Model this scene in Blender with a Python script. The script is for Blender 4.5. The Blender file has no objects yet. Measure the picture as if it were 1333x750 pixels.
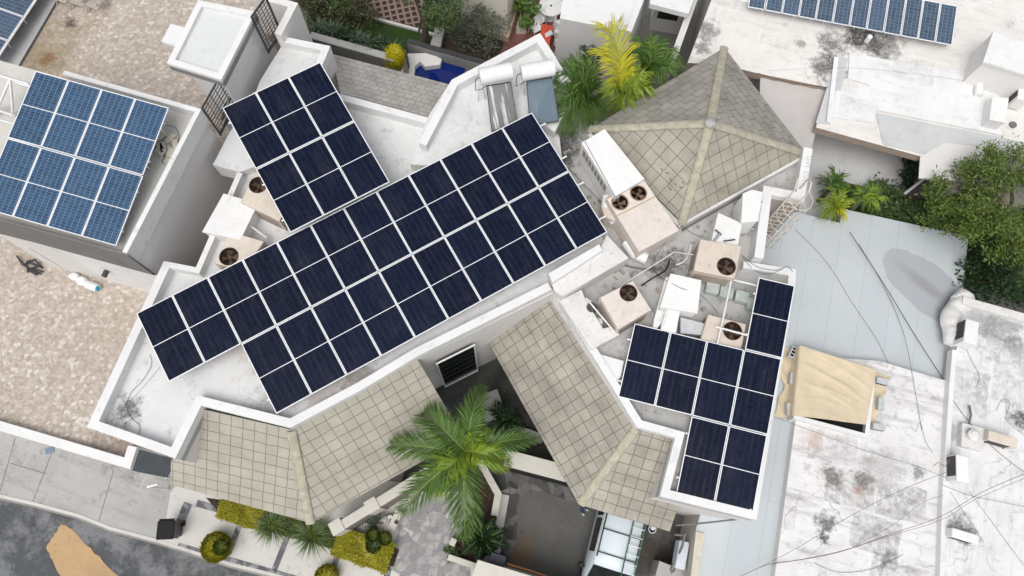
import bpy, math, random
from mathutils import Vector, Matrix
R = math.radians
# ------------------------------------------------------------------ camera, world, sun, exposure
scene = bpy.context.scene
COL = scene.collection
CAM_H = 27.8
FPX = 960.0
PITCH, ROLL = R(18.18922), R(2.99847)
_fw = Vector((0, math.sin(PITCH), -math.cos(PITCH)))
_up0 = Vector((0, math.cos(PITCH), math.sin(PITCH)))
_rt0 = Vector((1, 0, 0))
_rt = _rt0*math.cos(ROLL) + _up0*math.sin(ROLL)
_up = -_rt0*math.sin(ROLL) + _up0*math.cos(ROLL)
EYE = Vector((0, 0, CAM_H))
cd = bpy.data.cameras.new('camera'); cam = bpy.data.objects.new('camera', cd); COL.objects.link(cam)
cd.sensor_width = 36; cd.lens = FPX/1333*36; cd.clip_start = .1; cd.clip_end = 1000
cam.matrix_world = Matrix(((_rt.x, _up.x, -_fw.x, 0), (_rt.y, _up.y, -_fw.y, 0), (_rt.z, _up.z, -_fw.z, CAM_H), (0, 0, 0, 1)))
scene.camera = cam
SUN_EL, SUN_AZ = R(64), R(200)          # azimuth from north, clockwise
w = bpy.data.worlds.new('World'); scene.world = w; w.use_nodes = True
nt = w.node_tree; nt.nodes.clear()
sky = nt.nodes.new('ShaderNodeTexSky'); sky.sky_type = 'NISHITA'; sky.sun_disc = False
sky.sun_elevation = SUN_EL; sky.sun_rotation = SUN_AZ; sky.dust_density = 4; sky.air_density = 1
hs = nt.nodes.new('ShaderNodeHueSaturation'); hs.inputs['Saturation'].default_value = .22
bg = nt.nodes.new('ShaderNodeBackground'); bg.inputs[1].default_value = .15
wo = nt.nodes.new('ShaderNodeOutputWorld')
nt.links.new(sky.outputs[0], hs.inputs['Color']); nt.links.new(hs.outputs[0], bg.inputs[0]); nt.links.new(bg.outputs[0], wo.inputs[0])
ld = bpy.data.lights.new('sun', 'SUN'); ld.energy = 1.0; ld.angle = R(40); ld.color = (1, .965, .92)
sun = bpy.data.objects.new('sun', ld); COL.objects.link(sun)
sun.rotation_euler = (R(90)-SUN_EL, 0, -SUN_AZ + math.pi)
scene.view_settings.view_transform = 'Standard'; scene.view_settings.look = 'None'
scene.view_settings.exposure = 0.12; scene.view_settings.gamma = 1
scene.cycles.max_bounces = 8; scene.cycles.diffuse_bounces = 6

def P(px, py, z=0.0):
    """the point at height z that the photograph shows at pixel (px, py)"""
    d = _fw + _rt*((px-666.5)/FPX) - _up*((py-375)/FPX)
    return EYE + d*((z-CAM_H)/d.z)
def PL(pts, z): return [P(x, y, z) for x, y in pts]

# ------------------------------------------------------------------ mesh collecting
class MB:
    def __init__(s): s.v = []; s.f = []; s.m = []; s.sm = []
    def face(s, pts, mi=0, sm=False):
        b = len(s.v); s.v += [Vector(p) for p in pts]; s.f.append(tuple(range(b, b+len(pts)))); s.m.append(mi); s.sm.append(sm)
    def grid(s, rows, mi=0, closed=False, sm=True):
        b = len(s.v); n = len(rows[0])
        for r in rows: s.v += [Vector(p) for p in r]
        for i in range(len(rows)-1):
            for j in range(n if closed else n-1):
                k = (j+1) % n
                s.f.append((b+i*n+j, b+i*n+k, b+(i+1)*n+k, b+(i+1)*n+j)); s.m.append(mi); s.sm.append(sm)
    def prism(s, pts, zb, mi=0, ms=None, top=True, bottom=True):
        """vertical prism hanging from the top outline pts down to zb"""
        if ms is None: ms = mi
        pts = [Vector(p) for p in pts]
        a = sum(pts[i].x*pts[(i+1) % len(pts)].y-pts[(i+1) % len(pts)].x*pts[i].y for i in range(len(pts)))
        if a < 0: pts = pts[::-1]
        lo = [Vector((p.x, p.y, zb if not callable(zb) else zb(p))) for p in pts]
        if top: s.face(pts, mi)
        if bottom: s.face(lo[::-1], ms)
        for i in range(len(pts)):
            j = (i+1) % len(pts); s.face([pts[i], lo[i], lo[j], pts[j]], ms)
    def box(s, c, sx, sy, sz, yaw=0, mi=0, X=None, Y=None, Z=None):
        """box with its base centre at c"""
        if X is None:
            X = Vector((math.cos(yaw), math.sin(yaw), 0)); Y = Vector((-math.sin(yaw), math.cos(yaw), 0)); Z = Vector((0, 0, 1))
        c = Vector(c); q = []
        for dz in (0, 1):
            for a, b in ((-1, -1), (1, -1), (1, 1), (-1, 1)): q.append(c + X*(a*sx/2) + Y*(b*sy/2) + Z*(dz*sz))
        for f in ((3, 2, 1, 0), (4, 5, 6, 7), (0, 1, 5, 4), (1, 2, 6, 5), (2, 3, 7, 6), (3, 0, 4, 7)): s.face([q[i] for i in f], mi)
    def rbox(s, c, sx, sy, sz, yaw=0, mi=0, r=.05, n=4, dome=0.0):
        """box with rounded upright corners and a softened top edge"""
        X = Vector((math.cos(yaw), math.sin(yaw), 0)); Y = Vector((-math.sin(yaw), math.cos(yaw), 0)); c = Vector(c)
        def ring(z, ins):
            o = []
            rr = max(r-ins, .004)
            for cx, cy, a0 in ((1, 1, 0), (-1, 1, 90), (-1, -1, 180), (1, -1, 270)):
                for k in range(n+1):
                    a = R(a0+90*k/n)
                    o.append(c + X*(cx*(sx/2-r)+rr*math.cos(a)) + Y*(cy*(sy/2-r)+rr*math.sin(a)) + Vector((0, 0, z)))
            return o
        e = min(r, .03, sz*.3)
        rows = [ring(0, 0), ring(sz-e, 0), ring(sz-e*.3, e*.3), ring(sz, e)]
        s.grid(rows, mi, closed=True, sm=False); s.face(rows[-1], mi); s.face(rows[0][::-1], mi)
    def tube(s, pts, r, n=6, mi=0, r1=None, caps=True):
        pts = [Vector(p) for p in pts]; rows = []; prev = None
        for i, p in enumerate(pts):
            t = (pts[min(i+1, len(pts)-1)]-pts[max(i-1, 0)])
            if t.length < 1e-9: t = Vector((0, 0, 1))
            t.normalize()
            a = prev if prev is not None else (Vector((0, 0, 1)) if abs(t.z) < .9 else Vector((1, 0, 0)))
            u = (a - t*a.dot(t)); u.normalize(); prev = u; v = t.cross(u)
            rr = r if r1 is None else r+(r1-r)*i/(len(pts)-1)
            rows.append([p + (u*math.cos(2*math.pi*k/n)+v*math.sin(2*math.pi*k/n))*rr for k in range(n)])
        s.grid(rows, mi, closed=True)
        if caps: s.face(rows[0][::-1], mi); s.face(rows[-1], mi)
    def cyl(s, a, b, r, n=20, mi=0, r1=None): s.tube([a, b], r, n, mi, r1)
    def disc(s, c, r, n=24, mi=0, X=Vector((1, 0, 0)), Y=Vector((0, 1, 0))):
        s.face([Vector(c)+X*(r*math.cos(2*math.pi*k/n))+Y*(r*math.sin(2*math.pi*k/n)) for k in range(n)], mi)
    def ball(s, c, rx, ry, rz, n=12, mi=0, half=False):
        c = Vector(c); rows = []
        for i in range(n+1):
            a = (-90 if not half else 0) + (180 if not half else 90)*i/n
            a = R(a); rows.append([c+Vector((rx*math.cos(a)*math.cos(2*math.pi*k/(n*2)), ry*math.cos(a)*math.sin(2*math.pi*k/(n*2)), rz*math.sin(a))) for k in range(n*2)])
        s.grid(rows, mi, closed=True)
    def strip(s, path, wd, zt, zb, mi=0, ms=None, closed=False):
        """wall along path (world xy): path is the outer edge, wd goes to the left of it"""
        p = [Vector((q[0], q[1], 0)) for q in path]; n = len(p); off = []
        for i in range(n):
            a = p[i-1] if (i > 0 or closed) else None; b = p[(i+1) % n] if (i < n-1 or closed) else None
            n1 = None; n2 = None
            if a is not None: d = (p[i]-a).normalized(); n1 = Vector((-d.y, d.x, 0))
            if b is not None: d = (b-p[i]).normalized(); n2 = Vector((-d.y, d.x, 0))
            if n1 is None: o = n2
            elif n2 is None: o = n1
            else:
                o = n1+n2; o = o/max(.3, o.dot(n1))
            off.append(p[i]+o*wd)
        for i in range(n if closed else n-1):
            j = (i+1) % n
            q = [p[i], p[j], off[j], off[i]]
            s.prism([Vector((k.x, k.y, zt)) for k in q], zb, mi, ms)
    def build(s, name, mats, parent=None, yaw=0, origin=None, label=None, loc=None):
        me = bpy.data.meshes.new(name)
        base = Vector((0, 0, 0))
        if parent is not None: base = wloc(parent)
        elif origin is not None: base = Vector(origin)
        me.from_pydata([tuple(v-base) for v in s.v], [], s.f)
        if not isinstance(mats, (list, tuple)): mats = [mats]
        for m in mats: me.materials.append(m)
        me.polygons.foreach_set('material_index', s.m); me.polygons.foreach_set('use_smooth', s.sm)
        uv = me.uv_layers.new(name='UVMap'); buf = [0.0]*(2*len(me.loops))
        hx = Vector((math.cos(yaw), math.sin(yaw), 0))
        for poly in me.polygons:
            nn = poly.normal
            if abs(nn.z) > .985: t = hx; b = Vector((-hx.y, hx.x, 0))
            else:
                t = Vector((0, 0, 1)).cross(nn); t.normalize(); b = nn.cross(t)
            for li in poly.loop_indices:
                v = s.v[me.loops[li].vertex_index]
                buf[2*li] = v.dot(t); buf[2*li+1] = v.dot(b)
        uv.data.foreach_set('uv', buf)
        me.update()
        o = bpy.data.objects.new(name, me); COL.objects.link(o)
        if parent is not None: o.parent = parent
        else: o.location = base
        if label: o['label'] = label
        return o
def wloc(o):
    l = Vector((0, 0, 0))
    while o is not None: l = l+o.location; o = o.parent
    return l
def tag(o, label, cat, group=None, kind=None):
    if label: o['label'] = label
    if cat: o['category'] = cat
    if group: o['group'] = group
    if kind: o['kind'] = kind
    return o
def thing(name, label, cat, loc, group=None):
    o = bpy.data.objects.new(name, None); COL.objects.link(o); o.location = loc; o.empty_display_size = .3
    return tag(o, label, cat, group)
def struct(o): o['kind'] = 'structure'; return o

# ------------------------------------------------------------------ materials
def newmat(name, rough=.7, spec=.3, metal=0):
    m = bpy.data.materials.new(name); m.use_nodes = True
    b = m.node_tree.nodes['Principled BSDF']
    b.inputs['Roughness'].default_value = rough; b.inputs['Specular IOR Level'].default_value = spec; b.inputs['Metallic'].default_value = metal
    return m, m.node_tree, b
def N(t, typ, **kw):
    n = t.nodes.new(typ)
    for k, v in kw.items(): setattr(n, k, v)
    return n
def pos(t): return N(t, 'ShaderNodeNewGeometry').outputs['Position']
def uvc(t): return N(t, 'ShaderNodeUVMap').outputs[0]
def noise(t, scale, detail=4, vec=None, rough=.55, dist=0):
    n = N(t, 'ShaderNodeTexNoise'); n.inputs['Scale'].default_value = scale; n.inputs['Detail'].default_value = detail
    n.inputs['Roughness'].default_value = rough; n.inputs['Distortion'].default_value = dist
    t.links.new(vec if vec is not None else pos(t), n.inputs['Vector']); return n.outputs['Fac']
def ramp(t, fac, stops, interp='LINEAR'):
    n = N(t, 'ShaderNodeValToRGB'); n.color_ramp.interpolation = interp; e = n.color_ramp.elements
    while len(e) < len(stops): e.new(.5)
    for x, (p, c) in zip(e, stops):
        x.position = p; x.color = (*c, 1) if isinstance(c, tuple) else (c, c, c, 1)
    t.links.new(fac, n.inputs[0]); return n.outputs[0]
def sock(t, inp, v):
    if hasattr(v, 'links') or hasattr(v, 'is_output'): t.links.new(v, inp)
    elif isinstance(v, tuple): inp.default_value = (*v, 1)
    else: inp.default_value = v
def mix(t, fac, a, b, mode='MIX'):
    n = N(t, 'ShaderNodeMix', data_type='RGBA', blend_type=mode)
    sock(t, n.inputs[0], fac); sock(t, n.inputs[6], a); sock(t, n.inputs[7], b); return n.outputs[2]
def math_(t, op, a, b=None, c=None):
    n = N(t, 'ShaderNodeMath', operation=op)
    for i, v in enumerate((a, b, c)):
        if v is None: continue
        if isinstance(v, (int, float)): n.inputs[i].default_value = v
        else: t.links.new(v, n.inputs[i])
    return n.outputs[0]
def bump(t, b, h, dist=.01, st=.5):
    n = N(t, 'ShaderNodeBump'); n.inputs['Strength'].default_value = st; n.inputs['Distance'].default_value = dist
    t.links.new(h, n.inputs['Height']); t.links.new(n.outputs[0], b.inputs['Normal'])
def setc(t, b, c): t.links.new(c, b.inputs['Base Color'])
def plain(name, col, rough=.6, spec=.3, metal=0, var=.12, scale=3.0):
    m, t, b = newmat(name, rough, spec, metal)
    f = noise(t, scale, 5)
    lo = tuple(x*(1-var) for x in col); hi = tuple(min(1, x*(1+var)) for x in col)
    setc(t, b, ramp(t, f, [(.3, lo), (.7, hi)])); return m
def stain_shade_mask(t, c, r, seed):
    """ragged speckled blot at world point c with radius r"""
    vm = N(t, 'ShaderNodeVectorMath', operation='DISTANCE'); t.links.new(pos(t), vm.inputs[0]); vm.inputs[1].default_value = tuple(c)
    d = math_(t, 'DIVIDE', vm.outputs['Value'], r)
    n = noise(t, 1.3/r+.6, 7, rough=.75)
    s = math_(t, 'MULTIPLY_ADD', math_(t, 'SUBTRACT', n, .5), 3.4, d)
    k = ramp(t, s, [(.35, 1.0), (1.15, 0.0)])
    return mix(t, 1.0, k, ramp(t, noise(t, 11, 6, rough=.8), [(.36, .5), (.52, 1.0)]), 'MULTIPLY')
def roofpaint(name, base, dirt, amount=.5, scale=.5, stains=(), crack=0.0, rough=.75, tint=None, sheets=0.0, ang=0.0):
    m, t, b = newmat(name, rough, .2)
    c = mix(t, ramp(t, noise(t, scale, 7, rough=.62), [(.42, 0.0), (.72, 1.0)]), base, tuple(x*(1-amount*.35)+y*amount*.35 for x, y in zip(base, dirt)))
    k = ramp(t, noise(t, scale*3.1, 8, rough=.72), [(.56, 0.0), (.72, amount)])
    c = mix(t, k, c, dirt)
    k = ramp(t, noise(t, 9, 6, rough=.7), [(.6, 0.0), (.75, amount*.6)])
    c = mix(t, k, c, tuple(x*.75 for x in dirt))
    if sheets:
        vr = N(t, 'ShaderNodeVectorRotate', rotation_type='Z_AXIS'); t.links.new(pos(t), vr.inputs[0]); vr.inputs['Angle'].default_value = ang
        nw = N(t, 'ShaderNodeTexNoise'); nw.inputs['Scale'].default_value = 1.5; t.links.new(pos(t), nw.inputs['Vector'])
        va = N(t, 'ShaderNodeVectorMath', operation='MULTIPLY_ADD'); t.links.new(nw.outputs['Color'], va.inputs[0]); va.inputs[1].default_value = (.25, .25, 0); t.links.new(vr.outputs[0], va.inputs[2])
        br = N(t, 'ShaderNodeTexBrick'); br.offset = .43; br.inputs['Scale'].default_value = 1; br.inputs['Brick Width'].default_value = 1.7; br.inputs['Row Height'].default_value = 1.25; br.inputs['Mortar Size'].default_value = .07; br.inputs['Mortar Smooth'].default_value = .8
        br.inputs['Color1'].default_value = (0, 0, 0, 1); br.inputs['Color2'].default_value = (1, 1, 1, 1); br.inputs['Mortar'].default_value = (0, 0, 0, 1); t.links.new(va.outputs[0], br.inputs['Vector'])
        k = mix(t, 1.0, ramp(t, br.outputs['Color'], [(.35, 0.0), (.9, 1.0)]), ramp(t, noise(t, 5, 8, rough=.8), [(.40, 0.0), (.62, 1.0)]), 'MULTIPLY')
        k = mix(t, 1.0, k, ramp(t, noise(t, .35, 3), [(.40, .15), (.6, 1.0)]), 'MULTIPLY')
        c = mix(t, math_(t, 'MULTIPLY', k, sheets), c, tuple(x*.7 for x in dirt))
        ms_ = N(t, 'ShaderNodeVectorMath', operation='MULTIPLY'); t.links.new(vr.outputs[0], ms_.inputs[0]); ms_.inputs[1].default_value = (.5, 3.2, 1)
        c = mix(t, math_(t, 'MULTIPLY', ramp(t, noise(t, 1.0, 8, ms_.outputs[0], .75), [(.52, 0.0), (.70, 1.0)]), sheets*.75), c, dirt)
    if tint: c = mix(t, ramp(t, noise(t, .3, 3), [(.45, 0.0), (.7, .6)]), c, tint)
    if crack:
        v = N(t, 'ShaderNodeTexVoronoi', feature='DISTANCE_TO_EDGE'); v.inputs['Scale'].default_value = .55
        dn = N(t, 'ShaderNodeVectorMath', operation='ADD'); nn = N(t, 'ShaderNodeTexNoise'); nn.inputs['Scale'].default_value = 1.2; nn.inputs['Detail'].default_value = 6
        t.links.new(pos(t), nn.inputs['Vector']); t.links.new(pos(t), dn.inputs[0]); t.links.new(nn.outputs['Color'], dn.inputs[1]); t.links.new(dn.outputs[0], v.inputs['Vector'])
        gate = ramp(t, noise(t, .45, 3), [(.5, 0.0), (.62, 1.0)])
        kk = mix(t, 1.0, ramp(t, v.outputs['Distance'], [(.0, crack), (.010, 0.0)]), gate, 'MULTIPLY')
        c = mix(t, kk, c, (.12, .11, .1))
    for i, (px, py, z, r, col, st) in enumerate(stains):
        k = stain_shade_mask(t, P(px, py, z), r, i)
        c = mix(t, math_(t, 'MULTIPLY', k, st), c, col)
    setc(t, b, c); bump(t, b, noise(t, 6, 6), .02, .25)
    return m
def tilemat(name, c1, c2, mortar, bw, rh, off=0.0, msize=.010, mott=.2, rough=.85):
    m, t, b = newmat(name, rough, .15)
    br = N(t, 'ShaderNodeTexBrick'); br.offset = off; br.squash = 1
    br.inputs['Scale'].default_value = 1; br.inputs['Brick Width'].default_value = bw; br.inputs['Row Height'].default_value = rh
    br.inputs['Mortar Size'].default_value = msize; br.inputs['Mortar Smooth'].default_value = .2
    br.inputs['Color1'].default_value = (*c1, 1); br.inputs['Color2'].default_value = (*c2, 1); br.inputs['Mortar'].default_value = (*mortar, 1)
    nd = N(t, 'ShaderNodeTexNoise'); nd.inputs['Scale'].default_value = 2.5
    ad = N(t, 'ShaderNodeVectorMath', operation='MULTIPLY_ADD'); t.links.new(uvc(t), nd.inputs['Vector'])
    t.links.new(nd.outputs['Color'], ad.inputs[0]); ad.inputs[1].default_value = (.05, .05, 0); t.links.new(uvc(t), ad.inputs[2])
    t.links.new(ad.outputs[0], br.inputs['Vector'])
    c = mix(t, 1.0, br.outputs['Color'], ramp(t, noise(t, 1.1, 7, rough=.65), [(.3, 1-mott), (.7, 1+mott*.25)]), 'MULTIPLY')
    c = mix(t, ramp(t, noise(t, 14, 4), [(.6, 0.0), (.85, .25)]), c, tuple(x*.55 for x in c1))
    setc(t, b, c); bump(t, b, math_(t, 'SUBTRACT', 1.0, br.outputs['Fac']), .03, .9)
    return m
def leafmat(name, cols, rough=.45, trans=.25):
    m, t, b = newmat(name, rough, .35)
    g = N(t, 'ShaderNodeNewGeometry')
    st = [(i/(max(1, len(cols)-1)), c) for i, c in enumerate(cols)]
    setc(t, b, ramp(t, g.outputs['Random Per Island'], st))
    b.inputs['Subsurface Weight'].default_value = 0
    tr = N(t, 'ShaderNodeBsdfTranslucent'); tr.inputs[0].default_value = (*[min(1, x*1.5) for x in cols[len(cols)//2]], 1)
    ms = N(t, 'ShaderNodeMixShader'); ms.inputs[0].default_value = trans
    out = t.nodes['Material Output']; t.links.new(b.outputs[0], ms.inputs[1]); t.links.new(tr.outputs[0], ms.inputs[2]); t.links.new(ms.outputs[0], out.inputs[0])
    return m
def panelmat(name, cell, line, bus, nc, nr, W, L, lw, rough=.2, spec=.12, vary=.25):
    """solar cells: UV in metres over the glass"""
    m, t, b = newmat(name, rough, spec)
    tc = N(t, 'ShaderNodeTexCoord'); sp = N(t, 'ShaderNodeSeparateXYZ'); t.links.new(tc.outputs['Object'], sp.inputs[0])
    u = math_(t, 'MULTIPLY', sp.outputs[0], nc/W); v = math_(t, 'MULTIPLY', sp.outputs[1], nr/L)
    def ln(x, wd): return math_(t, 'LESS_THAN', math_(t, 'FRACT', x), wd)
    g = math_(t, 'MAXIMUM', ln(u, lw*nc/W), math_(t, 'MULTIPLY', ln(v, lw*nr/L), .45))
    oi = N(t, 'ShaderNodeObjectInfo')
    cb = N(t, 'ShaderNodeCombineXYZ'); t.links.new(math_(t, 'FLOOR', u), cb.inputs[0]); t.links.new(math_(t, 'FLOOR', v), cb.inputs[1]); t.links.new(oi.outputs['Random'], cb.inputs[2])
    wn = N(t, 'ShaderNodeTexWhiteNoise'); t.links.new(cb.outputs[0], wn.inputs[0])
    c = mix(t, wn.outputs['Value'], tuple(x*(1-vary) for x in cell), tuple(x*(1+vary) for x in cell))
    c = mix(t, math_(t, 'MULTIPLY', oi.outputs['Random'], .45), c, tuple(x*1.7 for x in cell))
    if bus: c = mix(t, math_(t, 'MULTIPLY', ln(math_(t, 'MULTIPLY', u, 3), .12), .35), c, line)
    c = mix(t, math_(t, 'MULTIPLY', g, .9), c, line)
    c = mix(t, ramp(t, noise(t, 1.3, 6, rough=.7), [(.5, 0.0), (.85, .08)]), c, (.16, .16, .17))
    mp = N(t, 'ShaderNodeMapping'); mp.inputs['Scale'].default_value = (7, .6, 1); oa = N(t, 'ShaderNodeVectorMath', operation='ADD'); t.links.new(tc.outputs['Object'], mp.inputs[0]); t.links.new(mp.outputs[0], oa.inputs[0]); cc = N(t, 'ShaderNodeCombineXYZ'); t.links.new(math_(t, 'MULTIPLY', oi.outputs['Random'], 37.0), cc.inputs[0]); t.links.new(cc.outputs[0], oa.inputs[1])
    c = mix(t, ramp(t, noise(t, 1.0, 5, oa.outputs[0], .7), [(.5, 0.0), (.8, .10)]), c, (.2, .2, .2))
    setc(t, b, c); return m

WHITE = roofpaint('white_paint', (.76, .76, .755), (.40, .39, .37), .5, .9)
WALLW = roofpaint('white_wall', (.76, .75, .73), (.50, .48, .45), .35, .7)
WALLG = roofpaint('grey_wall', (.70, .68, .665), (.42, .40, .38), .25, .5)
DECKW = roofpaint('white_deck', (.70, .705, .70), (.28, .275, .265), .6, .8, crack=.3,
    stains=[(165, 535, 5.4, .55, (.06, .06, .06), .8), (430, 500, 5.4, 1.2, (.30, .22, .19), .5), (330, 455, 5.4, 1.0, (.5, .36, .3), .4), (350, 530, 5.4, .7, (.2, .2, .22), .5), (470, 490, 5.4, .6, (.16, .14, .13), .6)])
DECKG = roofpaint('worn_deck', (.50, .495, .48), (.15, .145, .14), .85, 1.1, crack=.6,
    stains=[(870, 345, 4.9, .7, (.05, .05, .05), .8), (735, 185, 4.9, .9, (.07, .07, .07), .9), (725, 205, 4.9, .6, (.06, .06, .06), .9)])
PATCHY = roofpaint('patched_paint', (.72, .71, .69), (.22, .21, .20), .65, 1.4)
TILE = tilemat('roof_tile', (.435, .41, .345), (.41, .385, .325), (.235, .22, .185), .37, .36)
TILED = tilemat('weathered_roof_tile', (.415, .39, .33), (.37, .345, .295), (.195, .18, .155), .38, .37, mott=.35)
TILEH = tilemat('hip_tile', (.43, .405, .34), (.39, .365, .305), (.21, .195, .165), .43, .42, mott=.3)
SLATE = tilemat('slate_shingle', (.40, .38, .335), (.36, .34, .30), (.245, .23, .205), .48, .36, .5, .012, .35)
SLATEP = tilemat('grey_paver_roof', (.50, .475, .44), (.44, .42, .39), (.36, .345, .32), .32, .26, .5, .014, .35)
CAPM = plain('ridge_cap_tile', (.405, .38, .30), .8, .15, var=.2, scale=5)
FRAME = plain('panel_frame', (.80, .81, .83), .35, .5, 0, .04)
PDARK = panelmat('mono_cells', (.0036, .0065, .0200), (.024, .031, .055), False, 6, 24, 1.10, 2.31, .011)
PBLUE = panelmat('poly_cells', (.028, .070, .138), (.20, .27, .34), False, 6, 24, .99, 2.13, .013, .25, .25)
PGREY = panelmat('grey_blue_cells', (.045, .075, .12), (.26, .31, .36), True, 6, 12, .96, 1.6, .012, .25, .3)  # paler, greyer blue cells
STEEL = plain('white_steel', (.78, .78, .77), .4, .4, 0, .06)
IRON = plain('dark_iron', (.05, .047, .05), .5, .4, 0, .2)
BLACK = plain('black_plastic', (.016, .016, .018), .4, .4, 0, .2)
RUBBER = plain('cable_rubber', (.02, .02, .02), .6, .3)
GREYCABLE = plain('grey_cable', (.16, .16, .16), .6, .3)
BEIGE = roofpaint('beige_casing', (.68, .61, .53), (.38, .30, .23), .7, 2.2, rough=.5)
BEIGES = roofpaint('stained_casing', (.64, .56, .48), (.25, .20, .16), .55, 1.8, rough=.5)
PINKB = roofpaint('faded_casing', (.70, .64, .59), (.40, .33, .27), .75, 2.2, rough=.5)
WHITEM = roofpaint('white_casing', (.78, .78, .77), (.45, .42, .38), .4, 1.6, rough=.45)
DARKIN = plain('fan_cavity', (.020, .014, .011), .8, .1)
BLADE = plain('rusty_fan_blade', (.17, .115, .085), .6, .3, .2, .35, 8)
GUARD = plain('rusty_guard', (.10, .060, .042), .6, .3, .3, .3, 8)
GLASS = plain('dark_glass', (.012, .017, .016), .08, .5, 0, .3)
CONC = roofpaint('concrete', (.42, .415, .40), (.20, .195, .19), .8, .75, crack=.5, sheets=.6, ang=R(15))
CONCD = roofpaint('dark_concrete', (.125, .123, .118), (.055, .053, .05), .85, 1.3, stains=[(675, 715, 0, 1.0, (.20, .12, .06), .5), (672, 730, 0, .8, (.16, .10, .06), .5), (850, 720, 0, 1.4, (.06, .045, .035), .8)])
SLABW = roofpaint('pale_slab', (.60, .585, .555), (.34, .30, .27), .6, .9)
def ground_mat(name, base, light, dark, sc):
    m, t, b = newmat(name, .85, .2)
    c = mix(t, ramp(t, noise(t, sc, 10, rough=.75, dist=.15), [(.46, 0.0), (.58, 1.0)]), base, light)
    c = mix(t, ramp(t, noise(t, sc*.55, 9, rough=.75, dist=.2), [(.52, 0.0), (.66, .85)]), c, dark)
    c = mix(t, ramp(t, noise(t, sc*6, 7, rough=.75), [(.52, 0.0), (.72, .7)]), c, tuple(x*.6 for x in base))
    c = mix(t, ramp(t, noise(t, 30, 3), [(.5, 0.0), (.8, .4)]), c, light)
    setc(t, b, c); bump(t, b, noise(t, 18, 6), .02, .4); return m
ASPH = ground_mat('asphalt', (.085, .09, .095), (.20, .205, .21), (.045, .047, .05), .8)
GROUND = roofpaint('dusty_ground', (.30, .285, .26), (.16, .15, .14), .5, .2)
SOIL = plain('soil', (.055, .04, .03), .95, .1, 0, .4, 9)
STONEW = roofpaint('cream_coping', (.62, .595, .53), (.36, .33, .28), .45, 1.5)
TAN = plain('tan_cloth', (.63, .535, .385), .9, .1, 0, .08, 2)
CANVAS = plain('grey_canvas', (.50, .475, .46), .9, .1, 0, .06, 1)
BLOCK = plain('concrete_block', (.50, .52, .53), .9, .1, 0, .12, 9)
REDT = plain('red_plastic', (.55, .08, .04), .5)
CREAM = roofpaint('cream_wall', (.72, .68, .60), (.40, .36, .30), .35, .9)
PEACH = plain('peach_band', (.66, .52, .40), .8, .1)
WOODB = plain('bark', (.12, .095, .075), .9, .1, 0, .3, 8)
def patio_mat():
    m, t, b = newmat('pebble_tile', .75, .2)
    v = N(t, 'ShaderNodeTexVoronoi'); v.inputs['Scale'].default_value = 8.5; v.inputs['Randomness'].default_value = .9
    t.links.new(pos(t), v.inputs['Vector'])
    sp = N(t, 'ShaderNodeSeparateColor'); t.links.new(v.outputs['Color'], sp.inputs[0])
    c = ramp(t, sp.outputs[0], [(0, (.40, .345, .30)), (.3, (.46, .40, .35)), (.55, (.52, .455, .40)), (.8, (.59, .525, .465)), (.9, (.72, .67, .61))], 'CONSTANT')
    v2 = N(t, 'ShaderNodeTexVoronoi'); v2.inputs['Scale'].default_value = 13; t.links.new(pos(t), v2.inputs['Vector'])
    sp2 = N(t, 'ShaderNodeSeparateColor'); t.links.new(v2.outputs['Color'], sp2.inputs[0])
    c = mix(t, .35, c, ramp(t, sp2.outputs[0], [(0, (.30, .25, .22)), (1, (.62, .55, .48))]))
    c = mix(t, ramp(t, noise(t, .22, 5), [(.45, 0.0), (.75, .35)]), c, (.33, .27, .20))
    for px, py, r, col, st in ((45, 60, 2.6, (.25, .18, .09), .5), (62, 78, .4, (.22, .07, .03), .8), (50, 90, 1.4, (.17, .15, .06), .4), (92, 30, .3, (.05, .04, .03), .8), (150, 585, 1.2, (.16, .12, .10), .6)):  # last blot: shade beside the house wall put into the tile colour
        c = mix(t, math_(t, 'MULTIPLY', stain_shade_mask(t, P(px, py, 2.4), r, 0), st), c, col)
    setc(t, b, c); return m
PATIO = patio_mat()
def flag_mat():
    m, t, b = newmat('flagstone', .6, .3)
    v = N(t, 'ShaderNodeTexVoronoi'); v.inputs['Scale'].default_value = 3.9; t.links.new(pos(t), v.inputs['Vector'])
    e = N(t, 'ShaderNodeTexVoronoi', feature='DISTANCE_TO_EDGE'); e.inputs['Scale'].default_value = 3.9; t.links.new(pos(t), e.inputs['Vector'])
    sp = N(t, 'ShaderNodeSeparateColor'); t.links.new(v.outputs['Color'], sp.inputs[0])
    c = ramp(t, sp.outputs[0], [(0, (.24, .235, .24)), (.4, (.33, .32, .32)), (.8, (.42, .41, .405)), (1, (.58, .56, .55))])
    c = mix(t, ramp(t, noise(t, 5, 6), [(.4, 0.0), (.7, .75)]), c, (.24, .23, .24))
    c = mix(t, ramp(t, e.outputs['Distance'], [(0, .7), (.05, 0.0)]), c, (.17, .165, .165))
    setc(t, b, c); return m
FLAG = flag_mat()
def cobble_mat():
    m, t, b = newmat('dark_cobble', .7, .2)
    v = N(t, 'ShaderNodeTexVoronoi'); v.inputs['Scale'].default_value = 5; t.links.new(pos(t), v.inputs['Vector'])
    sp = N(t, 'ShaderNodeSeparateColor'); t.links.new(v.outputs['Color'], sp.inputs[0])
    setc(t, b, ramp(t, sp.outputs[0], [(0, (.10, .10, .11)), (.6, (.19, .19, .2)), (1, (.34, .34, .35))])); return m
COBBLE = cobble_mat()
def grass_mat(name, a, bcol):
    m, t, b = newmat(name, .9, .1)
    setc(t, b, mix(t, noise(t, 2.2, 8, rough=.7), a, bcol)); bump(t, b, noise(t, 25, 3), .05, .8); return m
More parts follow.
